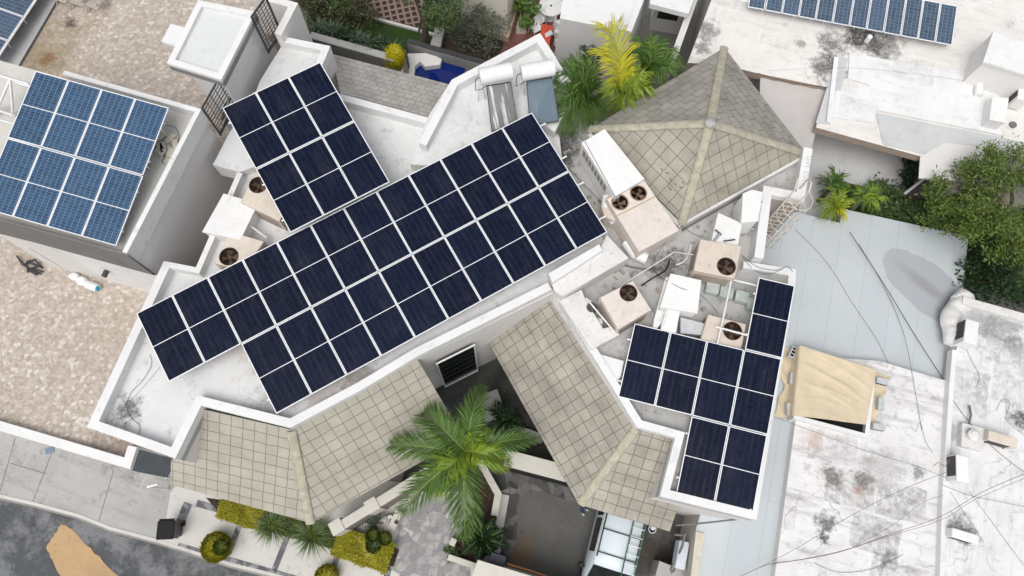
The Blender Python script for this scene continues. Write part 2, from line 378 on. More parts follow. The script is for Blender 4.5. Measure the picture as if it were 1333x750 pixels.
LAWN = grass_mat('lawn', (.018, .04, .010), (.05, .085, .025))
def brickgrid():
    m, t, b = newmat('grass_paver', .85, .15)
    br = N(t, 'ShaderNodeTexBrick'); br.offset = 0; br.inputs['Scale'].default_value = 1; br.inputs['Brick Width'].default_value = .3; br.inputs['Row Height'].default_value = .3
    br.inputs['Mortar Size'].default_value = .055; br.inputs['Color1'].default_value = (.05, .035, .03, 1); br.inputs['Color2'].default_value = (.04, .03, .026, 1); br.inputs['Mortar'].default_value = (.24, .17, .15, 1)
    t.links.new(uvc(t), br.inputs['Vector']); setc(t, b, br.outputs['Color']); return m
PAVERG = brickgrid()
REDFLOOR = plain('red_floor', (.20, .085, .075), .7, .2, 0, .25, 2)
GREENLEAF = leafmat('palm_leaf', [(.06, .13, .03), (.11, .20, .045), (.18, .27, .065)])
LIMELEAF = leafmat('lime_palm_leaf', [(.16, .26, .03), (.24, .34, .04), (.32, .38, .05)])
YELLEAF = leafmat('yellow_palm_leaf', [(.36, .40, .03), (.62, .54, .03), (.40, .46, .04)])
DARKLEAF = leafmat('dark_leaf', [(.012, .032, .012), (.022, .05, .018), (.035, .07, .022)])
GREYLEAF = leafmat('grey_green_leaf', [(.05, .075, .05), (.085, .115, .075), (.12, .15, .10)])
TREELEAF = leafmat('tree_leaf', [(.04, .08, .018), (.08, .135, .028), (.14, .20, .042), (.23, .28, .06)])
BUSHLEAF = leafmat('bush_leaf', [(.045, .08, .028), (.08, .13, .045), (.125, .175, .06)])
HEDGELEAF = leafmat('golden_hedge_leaf', [(.52, .42, .02), (.40, .37, .03), (.20, .24, .03), (.60, .47, .03)])
HEDGEGRN = leafmat('hedge_leaf', [(.07, .11, .02), (.12, .16, .03), (.18, .20, .03)])
OLIVELEAF = leafmat('olive_leaf', [(.035, .05, .018), (.07, .075, .03), (.11, .09, .045)])
STALK = plain('palm_stalk', (.22, .27, .09), .6, .2)

# ------------------------------------------------------------------ the ground and what lies on it
def sheet(name, px, z, mat, yaw=0, extra=None):
    m = MB(); pts = [q if isinstance(q, Vector) else P(q[0], q[1], z) for q in px]
    a = sum(pts[i].x*pts[(i+1) % len(pts)].y-pts[(i+1) % len(pts)].x*pts[i].y for i in range(len(pts)))
    m.face(pts if a > 0 else pts[::-1]); return m.build(name, mat, yaw=yaw)
YAW = math.atan2((P(100, 673, 0)-P(0, 648, 0)).y, (P(100, 673, 0)-P(0, 648, 0)).x)
m = MB(); m.face([Vector((-200, -200, -.02)), Vector((200, -200, -.02)), Vector((200, 200, -.02)), Vector((-200, 200, -.02))]); struct(m.build('ground', GROUND))
kerb = [(-160, 606), (0, 648), (40, 657), (100, 673), (143, 690), (207, 707), (247, 720), (300, 737), (345, 748), (420, 768), (520, 795), (640, 828), (760, 860), (900, 897)]
kw = PL(kerb, .12)
road = [P(x, y+3, -.012) for x, y in kerb]+[P(900, 1150, -.012), P(-160, 1000, -.012)]
struct(sheet('road', road, -.012, ASPH))
m = MB(); m.strip([(p.x, p.y) for p in kw], .11, .12, -.018); struct(m.build('kerb', SLABW))
struct(sheet('driveway', [P(x, y, .10) for x, y in kerb[:6]]+[P(214, 690, .10), P(222, 640, .10), P(400, 560, .10), P(200, 440, .10), P(-160, 440, .10)], .10, CONC))
m = MB()
for a, b in (((20, 570), (0, 640)), ((72, 578), (42, 655)), ((148, 612), (127, 684)), ((14, 603), (60, 617))):
    A, B = P(*a, .104), P(*b, .104); d = (B-A).normalized(); n = Vector((-d.y, d.x, 0))*.012
    m.face([A-n, B-n, B+n, A+n] if True else 0)
struct(m.build('pavement_joint', plain('joint_dirt', (.16, .155, .15), .9)))
struct(sheet('pavement', [P(x, y, .11) for x, y in kerb[5:]]+[P(900, 700, .11), P(640, 640, .11), P(260, 600, .11), P(222, 640, .11), P(214, 690, .11)], .11, SLABW))
m = MB()
def band(m, a, b, wd, z):
    A, B = P(*a, z), P(*b, z); d = (B-A).normalized(); n = Vector((-d.y, d.x, 0))*wd/2
    q = [A-n, B-n, B+n, A+n]; m.face(q)
for a, b, wd in (((231, 711), (520, 792), .24), ((256, 655), (345, 680), .24), ((314, 678), (297, 722), .2), ((375, 697), (357, 742), .2), ((442, 716), (425, 765), .2), ((507, 735), (495, 785), .22), ((245, 655), (226, 700), .32)):
    band(m, a, b, wd, .116)
band(m, (515, 730), (540, 775), .24, .116)
struct(m.build('cobble_strip', COBBLE))
_r = random.Random(9); _c = [(60, 713), (80, 682), (92, 688), (165, 762), (88, 770)]; _h = []
for i in range(5):
    (ax, ay), (bx, by) = _c[i], _c[(i+1) % 5]
    for k in range(14): _h.append((ax+(bx-ax)*k/14+_r.uniform(-1.1, 1.1), ay+(by-ay)*k/14+_r.uniform(-1.1, 1.1)))
struct(sheet('speed_hump', _h, .0, roofpaint('faded_ochre_paint', (.50, .335, .18), (.26, .20, .14), .8, 1.6, sheets=.3)))
struct(sheet('path', [P(x, y, .122) for x, y in [(508, 740), (522, 668), (545, 640), (600, 600), (650, 640), (588, 715), (612, 735), (612, 775), (560, 775)]], .122, FLAG))
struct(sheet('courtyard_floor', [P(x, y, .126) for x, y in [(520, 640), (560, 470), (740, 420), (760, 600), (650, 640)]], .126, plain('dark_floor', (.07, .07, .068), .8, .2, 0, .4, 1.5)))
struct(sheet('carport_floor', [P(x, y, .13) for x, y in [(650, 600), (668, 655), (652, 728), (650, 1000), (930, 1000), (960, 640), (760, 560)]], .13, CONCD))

def dflag():
    m, t, b = newmat('dark_flagstone', .8, .2); v = N(t, 'ShaderNodeTexVoronoi'); v.inputs['Scale'].default_value = 3.2; t.links.new(pos(t), v.inputs['Vector']); sp = N(t, 'ShaderNodeSeparateColor'); t.links.new(v.outputs['Color'], sp.inputs[0])
    c = ramp(t, sp.outputs[0], [(0, (.035, .034, .034)), (.4, (.10, .098, .095)), (1, (.20, .19, .185))]); setc(t, b, mix(t, ramp(t, noise(t, 6, 6), [(.4, 0.0), (.7, .7)]), c, (.09, .088, .085))); return m
DFLAG = dflag()
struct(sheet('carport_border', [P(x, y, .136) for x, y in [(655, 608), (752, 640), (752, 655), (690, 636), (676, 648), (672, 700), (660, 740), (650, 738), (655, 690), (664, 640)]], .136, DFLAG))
# ------------------------------------------------------------------ the main house
HB = P(600, 420, 0)
house = thing('house', 'white two storey house with tiled skirt roofs and dark solar arrays on its flat roof', 'house', HB)
ZW, ZWP, ZE, ZEP = 5.4, 5.8, 4.9, 5.25
W_out = [(113, 556), (213, 339), (255, 348), (309, 223), (300, 190), (420, 110), (443, 122), (557, 152), (590, 100), (703, 43), (728, 100), (728, 160), (735, 215), (790, 310), (722, 376), (545, 463), (470, 508), (378, 557), (262, 528), (228, 597)]
Wp = [P(x, y, ZWP) for x, y in W_out]
def at_z(pts, z): return [Vector((p.x, p.y, z)) for p in pts]
m = MB(); m.prism(at_z(Wp, ZW), 0, 0, 1); m.build('wall', [DECKW, WALLG], house)
def wpath(px, z): return [(q.x, q.y) for q in PL(px, z)]
def parapet(px, zt, zb, wd, mat, parent, name='parapet', label=None):
    p = wpath(px, zt)
    m = MB(); m.strip(p, wd, zt, zb); return m.build(name, mat, parent, label=label)
# the path runs so that the roof lies on its left
parapet([(213, 340), (113, 556), (228, 597), (262, 528), (378, 557), (470, 508), (545, 463), (718, 377)], ZWP, ZW-.3, .26, WHITE, house)
parapet([(309, 224), (255, 348), (216, 340.2)], ZWP-.006, ZW-.3, .18, WHITE, house)
parapet([(557, 153), (443, 122), (425, 118)], ZWP, ZW-.3, .24, WHITE, house)
# raised block with the walkway beside the iron gate
m = MB(); m.prism(PL([(277, 214.5), (297, 176), (330, 120), (380, 110), (352, 210), (312, 224)], 5.75), 5.0, 0, 1); m.build('walkway', [roofpaint('walkway_paint', (.70, .72, .715), (.42, .43, .43), .35, .9), WALLG], house)
# wedge shaped upper terrace with the water heaters
wed = [(588, 104), (703, 43), (742, 102), (738, 140), (722, 172), (690, 150), (560, 216), (534, 214), (557, 152)]
m = MB(); m.prism(PL(wed, 5.85), 4.5, 0, 1); m.build('terrace', [DECKW, WALLW], house)
parapet([(743, 106), (703, 43), (588, 104), (545, 186)], 6.25, 5.7, .27, WHITE, house)
# the east wing
E_out = [(715, 380), (690, 230), (705, 130), (745, 105), (780, 150), (850, 240), (1049, 196), (1047, 262), (1005, 254), (994, 333), (1036, 352), (1036, 364), (985, 677), (859, 646), (879, 570), (829, 556)]
Ep = [P(x, y, ZEP) for x, y in E_out]
m = MB(); m.prism(at_z(Ep, ZE), 0, 0, 1); m.build('wall', [DECKG, WALLG], house)
parapet([(715, 372), (829, 556), (879, 570), (859, 646), (985, 677), (1036, 364), (1036, 351), (968, 340)], ZEP, ZE-.3, .24, WHITE, house)
parapet([(994, 337), (1004.5, 254), (1047, 262), (1058, 194)], ZEP+.35, ZE-.3, .30, WHITE, house)
# skirt roofs
def slope(name, quads, mat, parent, thick=.12):
    m = MB()
    for q in quads:
        pts = [P(*p) for p in q]
        n = (pts[1]-pts[0]).cross(pts[2]-pts[0])
        if n.z < 0: pts = pts[::-1]
        lo = [p-Vector((0, 0, thick)) for p in pts]
        m.face(pts); m.face(lo[::-1])
        for i in range(len(pts)):
            j = (i+1) % len(pts); m.face([pts[i], lo[i], lo[j], pts[j]])
    return m.build(name, mat, parent)
zt, ze = 5.52, 3.4
slope('tile_roof', [[(379, 559, zt), (471, 510, zt), (541, 464, zt), (604, 570, ze), (404.5, 681, ze)]], TILE, house)
ridge = lambda a, b, r, mt, par: cap(a, b, r, mt, par)
def onplane(A, B, C):
    n = (B-A).cross(C-A).normalized()
    def f(px, py):
        d = _fw + _rt*((px-666.5)/FPX) - _up*((py-375)/FPX)
        p = EYE+d*((A-EYE).dot(n)/d.dot(n)); return p
    return f
def slope3(name, A, B, C, pxs, mat, parent, thick=.12):
    f = onplane(P(*A), P(*B), P(*C)); pts = [f(*q) for q in pxs]; m = MB()
    n = (pts[1]-pts[0]).cross(pts[2]-pts[0])
    a = sum(pts[i].x*pts[(i+1) % len(pts)].y-pts[(i+1) % len(pts)].x*pts[i].y for i in range(len(pts)))
    if a < 0: pts = pts[::-1]
    lo = [p-Vector((0, 0, thick)) for p in pts]; m.face(pts); m.face(lo[::-1])
    for i in range(len(pts)):
        j = (i+1) % len(pts); m.face([pts[i], lo[i], lo[j], pts[j]])
    return m.build(name, mat, parent)
def cap(a, b, r, mat, parent, seg=.42):
    """a ridge of overlapping rounded tiles"""
    A, B = P(*a), P(*b); d = (B-A); L = d.length; d.normalize(); n = max(2, int(L/seg)); m = MB()
    side = d.cross(Vector((0, 0, 1))).normalized(); upv = side.cross(d).normalized()
    for i in range(n):
        p0 = A+d*(L*i/n); p1 = A+d*(L*(i+1.04)/n); rows = []
        for p, rr in ((p0, r*.93), (p1, r*1.05)):
            rows.append([p+side*(rr*math.cos(R(a_)))+upv*(rr*.5*math.sin(R(a_))-.02) for a_ in range(0, 181, 30)])
        m.grid(rows, 0, sm=False); m.face(rows[1])
    return m.build('ridge_cap', mat, parent)
slope3('tile_roof', (257, 531, zt), (379, 559, zt), (404.5, 681, ze), [(257, 531), (379, 559), (404.5, 681), (222, 631), (222.5, 601)], TILE, house)
cap((379, 561, zt), (404, 681, ze), .15, CAPM, house)
zt2, ze2 = 4.84, 3.1
slope('tile_roof', [[(720, 381, zt2), (827, 557, zt2), (754, 657, ze2), (634, 442, ze2)]], TILED, house)
slope3('tile_roof', (827, 557, zt2), (872, 692, ze2), (754, 657, ze2), [(827, 557), (880, 571), (858, 647), (884, 655), (872, 692), (754, 657)], TILED, house)
cap((828, 558, zt2), (756, 656, ze2), .15, CAPM, house)
# hipped roof
apx = (925, 160, 7.3); zh = 5.3
cN, cE, cS, cW = (943, 62, zh), (1050, 200, zh), (888, 290, zh), (768, 168, zh)
slope('slate_roof', [[apx, cW, cN], [apx, cN, cE]], SLATE, house)
slope('tile_roof', [[apx, cE, cS], [apx, cS, cW]], TILEH, house)
for c in (cN, cE, cS, cW): cap(apx, c, .15, CAPM, house)
m = MB(); m.prism(PL([(946, 72), (1040, 200), (888, 282), (778, 172)], zh-.12), 3.6, 0); m.build('wall', WALLW, house)
m = MB(); a = P(925, 160, 7.36); m.ball(a, .2, .2, .1, 8); m.build('finial', CONC, house)
# gutter walls beside the hip
m = MB(); m.strip(wpath([(890, 293), (1044, 207)], 5.3), .16, 5.3, 4.7); m.build('gutter_wall', PATCHY, house)
m = MB(); m.strip(wpath([(765, 176), (884, 296)], 5.28), .15, 5.28, 4.7); m.build('gutter_wall', PATCHY, house)
# north apron of grey pavers
slope('paver_roof', [[(443, 121, 5.55), (557, 152, 5.55), (593, 112, 4.6), (431, 70, 4.6)]], SLATEP, house, .2)
# thick parapet blocks between the wings
def block(px, zt, zb, mat, parent, name): m = MB(); m.prism(PL(px, zt), zb); return m.build(name, mat, parent)
block([(716, 362), (782, 322), (790, 306), (818, 336), (732, 386), (722, 379)], 5.75, 4.7, PATCHY, house, 'parapet_block')
block([(714, 356), (780, 318), (784, 326), (719, 368)], 6.0, 5.6, WHITE, house, 'parapet_block')
block([(728, 392), (757, 377), (762, 390), (785, 428), (800, 424), (806, 436), (770, 455)], 5.4, 4.7, PATCHY, house, 'parapet_block')
block([(773, 459), (812, 470), (808, 490), (800, 500)], 5.2, 4.7, WHITE, house, 'parapet_block')
# the tall stair window in the recess
wA, wB = P(541, 464, ZWP), P(718, 376.5, ZWP); wA.z = wB.z = 0
d = (wB-wA).normalized(); nrm = Vector((d.y, -d.x, 0))
wf = onplane(wA+nrm*.14, wB+nrm*.14, wA+nrm*.14+Vector((0, 0, 1)))
wc = [wf(568.5, 474), wf(617, 447), wf(628, 497), wf(592, 523)]
zt_, zb_ = (wc[0].z+wc[1].z)/2, max(.35, (wc[2].z+wc[3].z)/2)
def wpt(u, v, o=0): 
    p = wc[0].lerp(wc[1], u); return Vector((p.x, p.y, zt_+(zb_-zt_)*v))+nrm*o
m = MB()
for a, b in (((0, 0), (1, 0)), ((1, 0), (1, 1)), ((1, 1), (0, 1)), ((0, 1), (0, 0))): m.tube([wpt(*a, .02), wpt(*b, .02)], .035, 4)
win = m.build('window', STEEL, house, label='tall dark stair window in the recess')
m = MB(); m.face([wpt(0, 1), wpt(1, 1), wpt(1, 0), wpt(0, 0)]); m.build('pane', GLASS, win)
for k in range(1, 6):
    m = MB(); v = k/6; m.face([wpt(0, v+.02, .03), wpt(1, v+.02, .03), wpt(1, v-.02, .07), wpt(0, v-.02, .07)]); m.build('louver', plain('dull_louver', (.07, .085, .082), .4) if k == 1 else bpy.data.materials['dull_louver'], win)

# ------------------------------------------------------------------ left neighbour: terrace, building, tower
ZP = 2.4
tb = thing('terrace_building', 'building whose roof is a terrace of beige pebble tiles, behind the white parapet at left', 'building', P(60, 450, 0))
m = MB(); m.prism(PL([(-140, 515), (0, 558), (168, 607), (177, 584), (240, 440), (300, 240), (340, 60), (335, -60), (-140, -140)], ZP), 0, 0, 1); m.build('tiled_terrace', [PATIO, WALLW], tb, yaw=YAW)
parapet([(-140, 518), (0, 561), (169, 611), (178, 582)], ZP+.3, ZP-.4, .30, WHITE, tb)
pr = thing('passage_sheet', 'dark grey sheet over the narrow passage beside the white parapet corner', 'roof', P(197, 600, 0))
m = MB(); m.prism(PL([(172, 613), (181, 585), (228, 598), (217, 622)], 3.3), 3.24); m.build('dark_sheet', plain('dark_grey_sheet', (.045, .055, .062), .5, .3, 0, .15), pr)  # dark grey sheet across the gap between terrace and house
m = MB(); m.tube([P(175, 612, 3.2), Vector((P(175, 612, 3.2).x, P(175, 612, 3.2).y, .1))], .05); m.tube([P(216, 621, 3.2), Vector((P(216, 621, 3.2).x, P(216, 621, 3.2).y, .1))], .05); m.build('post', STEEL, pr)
# left building with the blue array
ZL, ZLP = 7.0, 7.4
lb = thing('house', 'white flat roofed block carrying the blue solar array, with a grey fascia', 'house', P(110, 300, 0))
l_out = [(-60, 270), (0, 285), (165, 330), (262, 142), (84, 92), (-40, 57)]
lp = PL(l_out, ZLP)
inn = PL([(-60, 272), (0, 287), (163, 328), (258, 144), (84, 95), (-40, 61)], ZLP)
m = MB(); m.prism(at_z(inn, ZL), 2.3, 0, 1); m.build('wall', [roofpaint('left_deck', (.60, .585, .55), (.36, .32, .27), .5, .8), WALLG], lb)
parapet([(165, 330), (262, 142), (84, 92)], ZLP, ZL-.3, .15, WHITE, lb)
# fascia: leans out over the white front wall
f0 = [P(-60, 270, ZLP), P(0, 285, ZLP), P(168, 331, ZLP)]
m = MB()
outv = (f0[2]-f0[0]).cross(Vector((0, 0, 1))).normalized()
fo = [p+outv*.05 for p in f0]; fl = [p+outv*.06-Vector((0, 0, 1.75)) for p in f0]
m.grid([[p+outv*.003+Vector((0, 0, .01)) for p in f0], fo, fl, [p-outv*.0-Vector((0, 0, 1.75)) for p in f0]], sm=False); m.build('fascia', plain('grey_fascia', (.17, .165, .16), .6, .3, 0, .12, 2), lb)
def onL(u, z, o=.03): p = f0[1].lerp(f0[2], u)+outv*o; return Vector((p.x, p.y, z))
m = MB(); m.face([f0[0]+outv*.012-Vector((0, 0, 1.74)), f0[2]+outv*.012-Vector((0, 0, 1.74)), f0[2]+outv*.012-Vector((0, 0, 5.0)), f0[0]+outv*.012-Vector((0, 0, 5.0))][::-1]); m.build('lit_front_wall', WHITE, lb)  # whiter face: south light on the front put into the colour
wpl = onplane(f0[0]+outv*.03, f0[2]+outv*.03, f0[2]+outv*.03-Vector((0, 0, 1)))
g0, g1, g2, g3 = wpl(30, 320), wpl(46, 327), wpl(76, 344), wpl(64, 344)
dr = None
m = MB(); q = [Vector((g0.x, g0.y, 2.45)), Vector((g1.x, g1.y, 2.45)), Vector((g1.x, g1.y, g0.z)), Vector((g0.x, g0.y, g0.z))]
m.face(q); dr = m.build('door', IRON, lb, label='dark barred door'); m = MB()
for k in range(1, 9): a = q[0].lerp(q[1], k/9)+outv*.02; m.tube([a, Vector((a.x, a.y, g0.z))], .012, 4)
m.build('door_bar', STEEL, dr)
m = MB(); q = onL(.41, 4.2, .05); m.cyl(q, q+outv*.22, .09, 12); m.build('wall_lamp', IRON, lb)
# stair tower
ZT = 7.8
tw = thing('stair_tower', 'white stair tower with a raised rim on its flat roof, on the pebble terrace', 'tower', P(280, 60, 0))
t_out = [(217, 82), (258, 0), (333, 15), (288, 104)]
m = MB(); m.prism(at_z(PL(t_out, ZT), ZT-.13), ZT-.38, 0, 1); m.build('roof_slab', [roofpaint('tower_roof', (.66, .675, .67), (.42, .42, .41), .35, 1.0), plain('grey_edge', (.25, .24, .235), .7)], tw)
m = MB(); m.strip(wpath([(217, 82), (288, 104), (333, 15), (258, 0)], ZT), .2, ZT, ZT-.2, closed=True); m.build('parapet', WHITE, tw)
m = MB(); m.prism(PL([(246, 92), (272, 25), (333, 17), (288, 103)], ZT-.39), 2.3); m.build('wall', WHITE, tw)
m = MB(); m.prism(PL([(210, 54), (222, 31), (246, 37), (236, 64)], 7.3), 7.15); m.build('canopy_slab', WHITE, tw)
# low white rooms behind the tower
r1 = thing('roof_room', 'low white room with a rimmed flat roof, half under the short dark array', 'building', P(395, 90, 0))
zr = 6.0
ro = [(367, 47), (430, 60), (412, 100), (400, 140), (320, 140), (334, 100)]
m = MB(); m.prism(at_z(PL(ro, 6.3), zr), 0, 0, 1); m.build('wall', [DECKW, WALLG], r1)
m = MB(); m.strip(wpath([(405, 120), (430, 60), (367, 47)], 6.3), .24, 6.3, zr-.1); m.build('parapet', WHITE, r1)
r2 = thing('roof_room', 'small white walled yard with plants, behind the iron gate at the top edge', 'building', P(370, 10, 0))
m = MB(); m.strip(wpath([(366, 46), (388, 4), (330, -12)], 6.7), .25, 6.7, 0); m.build('wall', WALLW, r2)
m = MB(); m.prism(PL([(352, 46), (374, 6), (330, -6), (318, 30)], 5.0), 0); m.build('floor', PATIO, r2)
for px, py, r_ in ((342, 20, .35), (361, 26, .4)):
    pass
# neighbour roof far left with its own panels
fl_ = thing('building', 'grey flat roofed building at the upper left corner, under grey blue panels', 'building', P(20, 60, 0))
m = MB(); m.prism(PL([(74, 0), (0, 126), (-60, 228), (-160, 180), (-60, -60), (110, -60)], 2.52), 0, 0, 1)
m.build('roof', [roofpaint('grey_roof', (.44, .44, .435), (.18, .18, .18), .5, .8), plain('dark_edge', (.17, .18, .185), .7)], fl_)

# ------------------------------------------------------------------ right neighbours
def nb(name, label, px, z, mt, ms, loc): 
    t = thing(name, label, 'building', P(*loc, 0)); m = MB(); m.prism(PL(px, z), 0, 0, 1); m.build('roof', [mt, ms], t); return t
ZG = 2.3
def membrane():
    m, t, b = newmat('grey_membrane', .55, .3)
    br = N(t, 'ShaderNodeTexBrick'); br.offset = .37; br.inputs['Scale'].default_value = 1; br.inputs['Brick Width'].default_value = 9; br.inputs['Row Height'].default_value = 1.05
    br.inputs['Mortar Size'].default_value = .012; br.inputs['Mortar Smooth'].default_value = .6
    br.inputs['Color1'].default_value = (.50, .54, .56, 1); br.inputs['Color2'].default_value = (.52, .555, .575, 1); br.inputs['Mortar'].default_value = (.40, .43, .45, 1)
    t.links.new(uvc(t), br.inputs['Vector'])
    c = mix(t, 1.0, br.outputs['Color'], ramp(t, noise(t, .5, 6), [(.3, .93), (.7, 1.03)]), 'MULTIPLY')
    def ell(px, py, lx, ly, ang):
        vm = N(t, 'ShaderNodeVectorMath', operation='SUBTRACT'); t.links.new(pos(t), vm.inputs[0]); vm.inputs[1].default_value = tuple(P(px, py, ZG))
        mp = N(t, 'ShaderNodeVectorRotate', rotation_type='Z_AXIS'); t.links.new(vm.outputs[0], mp.inputs[0]); mp.inputs['Angle'].default_value = ang
        ml = N(t, 'ShaderNodeVectorMath', operation='MULTIPLY'); t.links.new(mp.outputs[0], ml.inputs[0]); ml.inputs[1].default_value = (1/lx, 1/ly, 0)
        ln = N(t, 'ShaderNodeVectorMath', operation='LENGTH'); t.links.new(ml.outputs[0], ln.inputs[0])
        return math_(t, 'ADD', ln.outputs['Value'], math_(t, 'MULTIPLY', math_(t, 'SUBTRACT', noise(t, 1.0, 4), .5), .45))
    c = mix(t, ramp(t, ell(1212, 378, 2.1, .95, R(42)), [(.97, .75), (1.0, 0.0)]), c, (.36, .375, .40))
    c = mix(t, ramp(t, ell(1205, 372, 1.5, .32, R(42)), [(.3, .45), (1.1, 0.0)]), c, (.22, .20, .21))
    setc(t, b, c); return m
MEMB = membrane()
yg = math.atan2((P(1080, 700, ZG)-P(1110, 480, ZG)).y, (P(1080, 700, ZG)-P(1110, 480, ZG)).x)
gb = thing('building', 'single storey building under a smooth pale grey roof sheet with a dark damp patch', 'building', P(1120, 380, 0))
m = MB(); m.prism(PL([(960, 330), (1010, 270), (1093, 290), (1098, 272), (1261, 308), (1246, 440), (1236, 500), (1060, 470), (1030, 740), (1020, 1000), (870, 1000), (906, 690), (930, 600), (930, 420)], ZG), 0, 0, 1)
m.build('roof', [MEMB, roofpaint('warm_grey_wall', (.50, .46, .42), (.3, .28, .26), .3, .5)], gb, yaw=yg)
m = MB(); m.strip(wpath([(906, 692), (870, 1000)], ZG+.06), .28, ZG+.06, ZG-.2); m.build('pebble_coping', roofpaint('pebble_edge', (.60, .57, .47), (.22, .19, .14), .8, 6), gb)
STN = [(1082, 620, 2.65, .5, (.10, .09, .07), .8), (1125, 625, 2.65, .45, (.08, .07, .06), .8), (1118, 640, 2.65, .25, (.40, .15, .07), .45), (1060, 572, 2.65, .5, (.45, .24, .15), .4), (1075, 680, 2.65, .4, (.03, .03, .03), .8),
       (1072, 700, 2.65, .25, (.03, .03, .03), .9), (1155, 728, 2.65, .4, (.06, .06, .06), .7), (1195, 615, 2.65, .3, (.1, .1, .1), .7), (1150, 610, 2.65, .8, (.28, .27, .26), .4), (1250, 688, 2.85, .5, (.14, .14, .15), .7)]
STN2 = [(1300, 430, 2.85, 1.0, (.14, .14, .15), .6), (1255, 690, 2.85, .55, (.12, .12, .13), .8), (1330, 545, 2.85, .5, (.06, .06, .07), .9), (1280, 415, 2.85, .8, (.2, .2, .2), .5), (1325, 455, 2.85, .6, (.12, .12, .12), .5), (1240, 560, 2.85, .5, (.2, .2, .2), .5)]
ROOFA = roofpaint('limewashed_roof', (.76, .755, .75), (.27, .26, .25), .68, .9, STN, crack=.6, sheets=.8, ang=R(12))
ROOFB = roofpaint('whitewashed_roof', (.75, .75, .75), (.28, .275, .27), .68, .8, STN2, crack=.6, sheets=.8, ang=R(-78))
wa = nb('building', 'white washed flat roof with black and rust stains, below the tan tarp', [(1036, 545), (1040, 462), (1145, 470), (1236, 497), (1226, 640), (1215, 1000), (975, 1000)], 2.65, ROOFA, WALLG, (1110, 650))
wb = nb('building', 'white washed flat roof at the right edge, strewn with wires', [(1252, 388), (1340, 412), (1460, 445), (1520, 1000), (1215, 1000), (1228, 640), (1238, 497), (1246, 450)], 2.85, ROOFB, WALLG, (1290, 600))
m = MB(); m.strip(wpath([(1460, 445), (1340, 410), (1254, 386)], 3.05), .3, 3.05, 2.7); m.build('parapet', PATCHY, wb)
m = MB(); rnd = random.Random(5); pth_ = [P(x, y, 2.65) for x, y in ((1250, 378), (1254, 392), (1246, 399), (1239, 410), (1236, 422), (1237, 434), (1239, 445), (1241, 452))]
fine = []
for i in range(len(pth_)-1): fine += [pth_[i].lerp(pth_[i+1], k/5) for k in range(5)]
fine.append(pth_[-1]); rows = []
for i, p in enumerate(fine):
    tg = (fine[min(i+1, len(fine)-1)]-fine[max(i-1, 0)]).normalized(); sd = tg.cross(Vector((0, 0, 1))); e = min(1, .3+i*.25, .25+(len(fine)-1-i)*.2)
    wr = (.42-.0045*i)*e; rows.append([p+sd*(math.cos(R(x))*wr*(1+.10*math.sin(i*.45+x*.03)))+Vector((0, 0, math.sin(R(x))*.34*e**.5*(1+.15*math.sin(i*1.1)*math.sin(i*.37)))) for x in range(0, 181, 15)])
m.grid(rows); m.face(rows[0][::-1]); m.face(rows[-1])
m.build('plaster_lump', PATCHY, wb)
m = MB(); m.strip(wpath([(1240, 455), (1236, 500), (1227, 640), (1215, 1000)], 2.92), .16, 2.92, 2.6); m.build('kerb_edge', WHITE, wb)
# top right building
STT = [(1130, 52, 3.9, 1.0, (.03, .03, .032), .95), (1085, 55, 3.9, .7, (.06, .06, .06), .8), (1078, 88, 3.9, .8, (.05, .05, .05), .85), (1150, 58, 3.9, .8, (.12, .12, .12), .7), (920, 40, 3.9, .55, (.14, .13, .12), .8), (915, 62, 3.9, .4, (.12, .12, .11), .8), (1170, 88, 3.9, .35, (.15, .15, .15), .7), (1293, 100, 3.9, .6, (.05, .05, .05), .85), (1043, 57, 3.9, .25, (.25, .24, .22), .8), (1150, 113, 3.9, .4, (.3, .3, .3), .5)]
ROOFT = roofpaint('sunbleached_roof', (.76, .735, .70), (.44, .42, .39), .5, .8, STT, crack=.3, sheets=.5, ang=R(14))
tr = thing('building', 'long pale flat roof at the upper right with black tar stains', 'building', P(1130, 90, 0))
m = MB(); m.prism(PL([(895, 82), (926, 0), (935, -60), (1400, -60), (1480, 260), (1333, 205), (1262, 190), (1200, 204), (1062, 166), (1078, 114), (988, 96), (940, 84)], 3.9), 3.55, 0, 1); m.build('roof', [ROOFT, plain('roof_edge', (.34, .27, .22), .8, .2)], tr)
m = MB(); q = PL([(895, 82), (926, 0), (935, -60), (1400, -60), (1480, 200), (1262, 120), (1062, 80)], 3.55); m.prism(q, 0); m.build('wall', WALLG, tr)
def coat(px, z, mat, name='white_coating'): m = MB(); pts = PL(px, z); m.prism(pts, z-.03); return m.build(name, mat, tr)
WCOAT = roofpaint('fresh_white_coat', (.77, .77, .77), (.42, .42, .41), .5, 1.0, sheets=.45, ang=R(14))
GCOAT = roofpaint('grey_coat', (.56, .57, .57), (.36, .36, .36), .6, .8, sheets=.4, ang=R(14))
coat([(1106, 68), (1150, 77), (1300, 100), (1304, 176), (1140, 143), (1130, 110), (1104, 102)], 3.955, WCOAT)
coat([(1094, 118), (1132, 112), (1141, 145), (1136, 160), (1080, 152), (1088, 118)], 3.945, WCOAT)
coat([(1140, 147), (1300, 178), (1333, 186), (1333, 200), (1262, 188), (1200, 200), (1150, 188)], 3.935, GCOAT, 'grey_coating')
coat([(1082, 96), (1090, 74), (1104, 76), (1096, 112), (1080, 162), (1062, 160)], 3.925, GCOAT, 'grey_coating')
coat([(1086, 74), (1092, 74), (1082, 160), (1076, 158)], 4.0, WHITE, 'ridge_strip')
coat([(1198, 204), (1230, 186), (1262, 190), (1300, 200), (1275, 238), (1196, 232)], 3.94, roofpaint('dull_white', (.68, .66, .64), (.5, .48, .46), .3, .6))
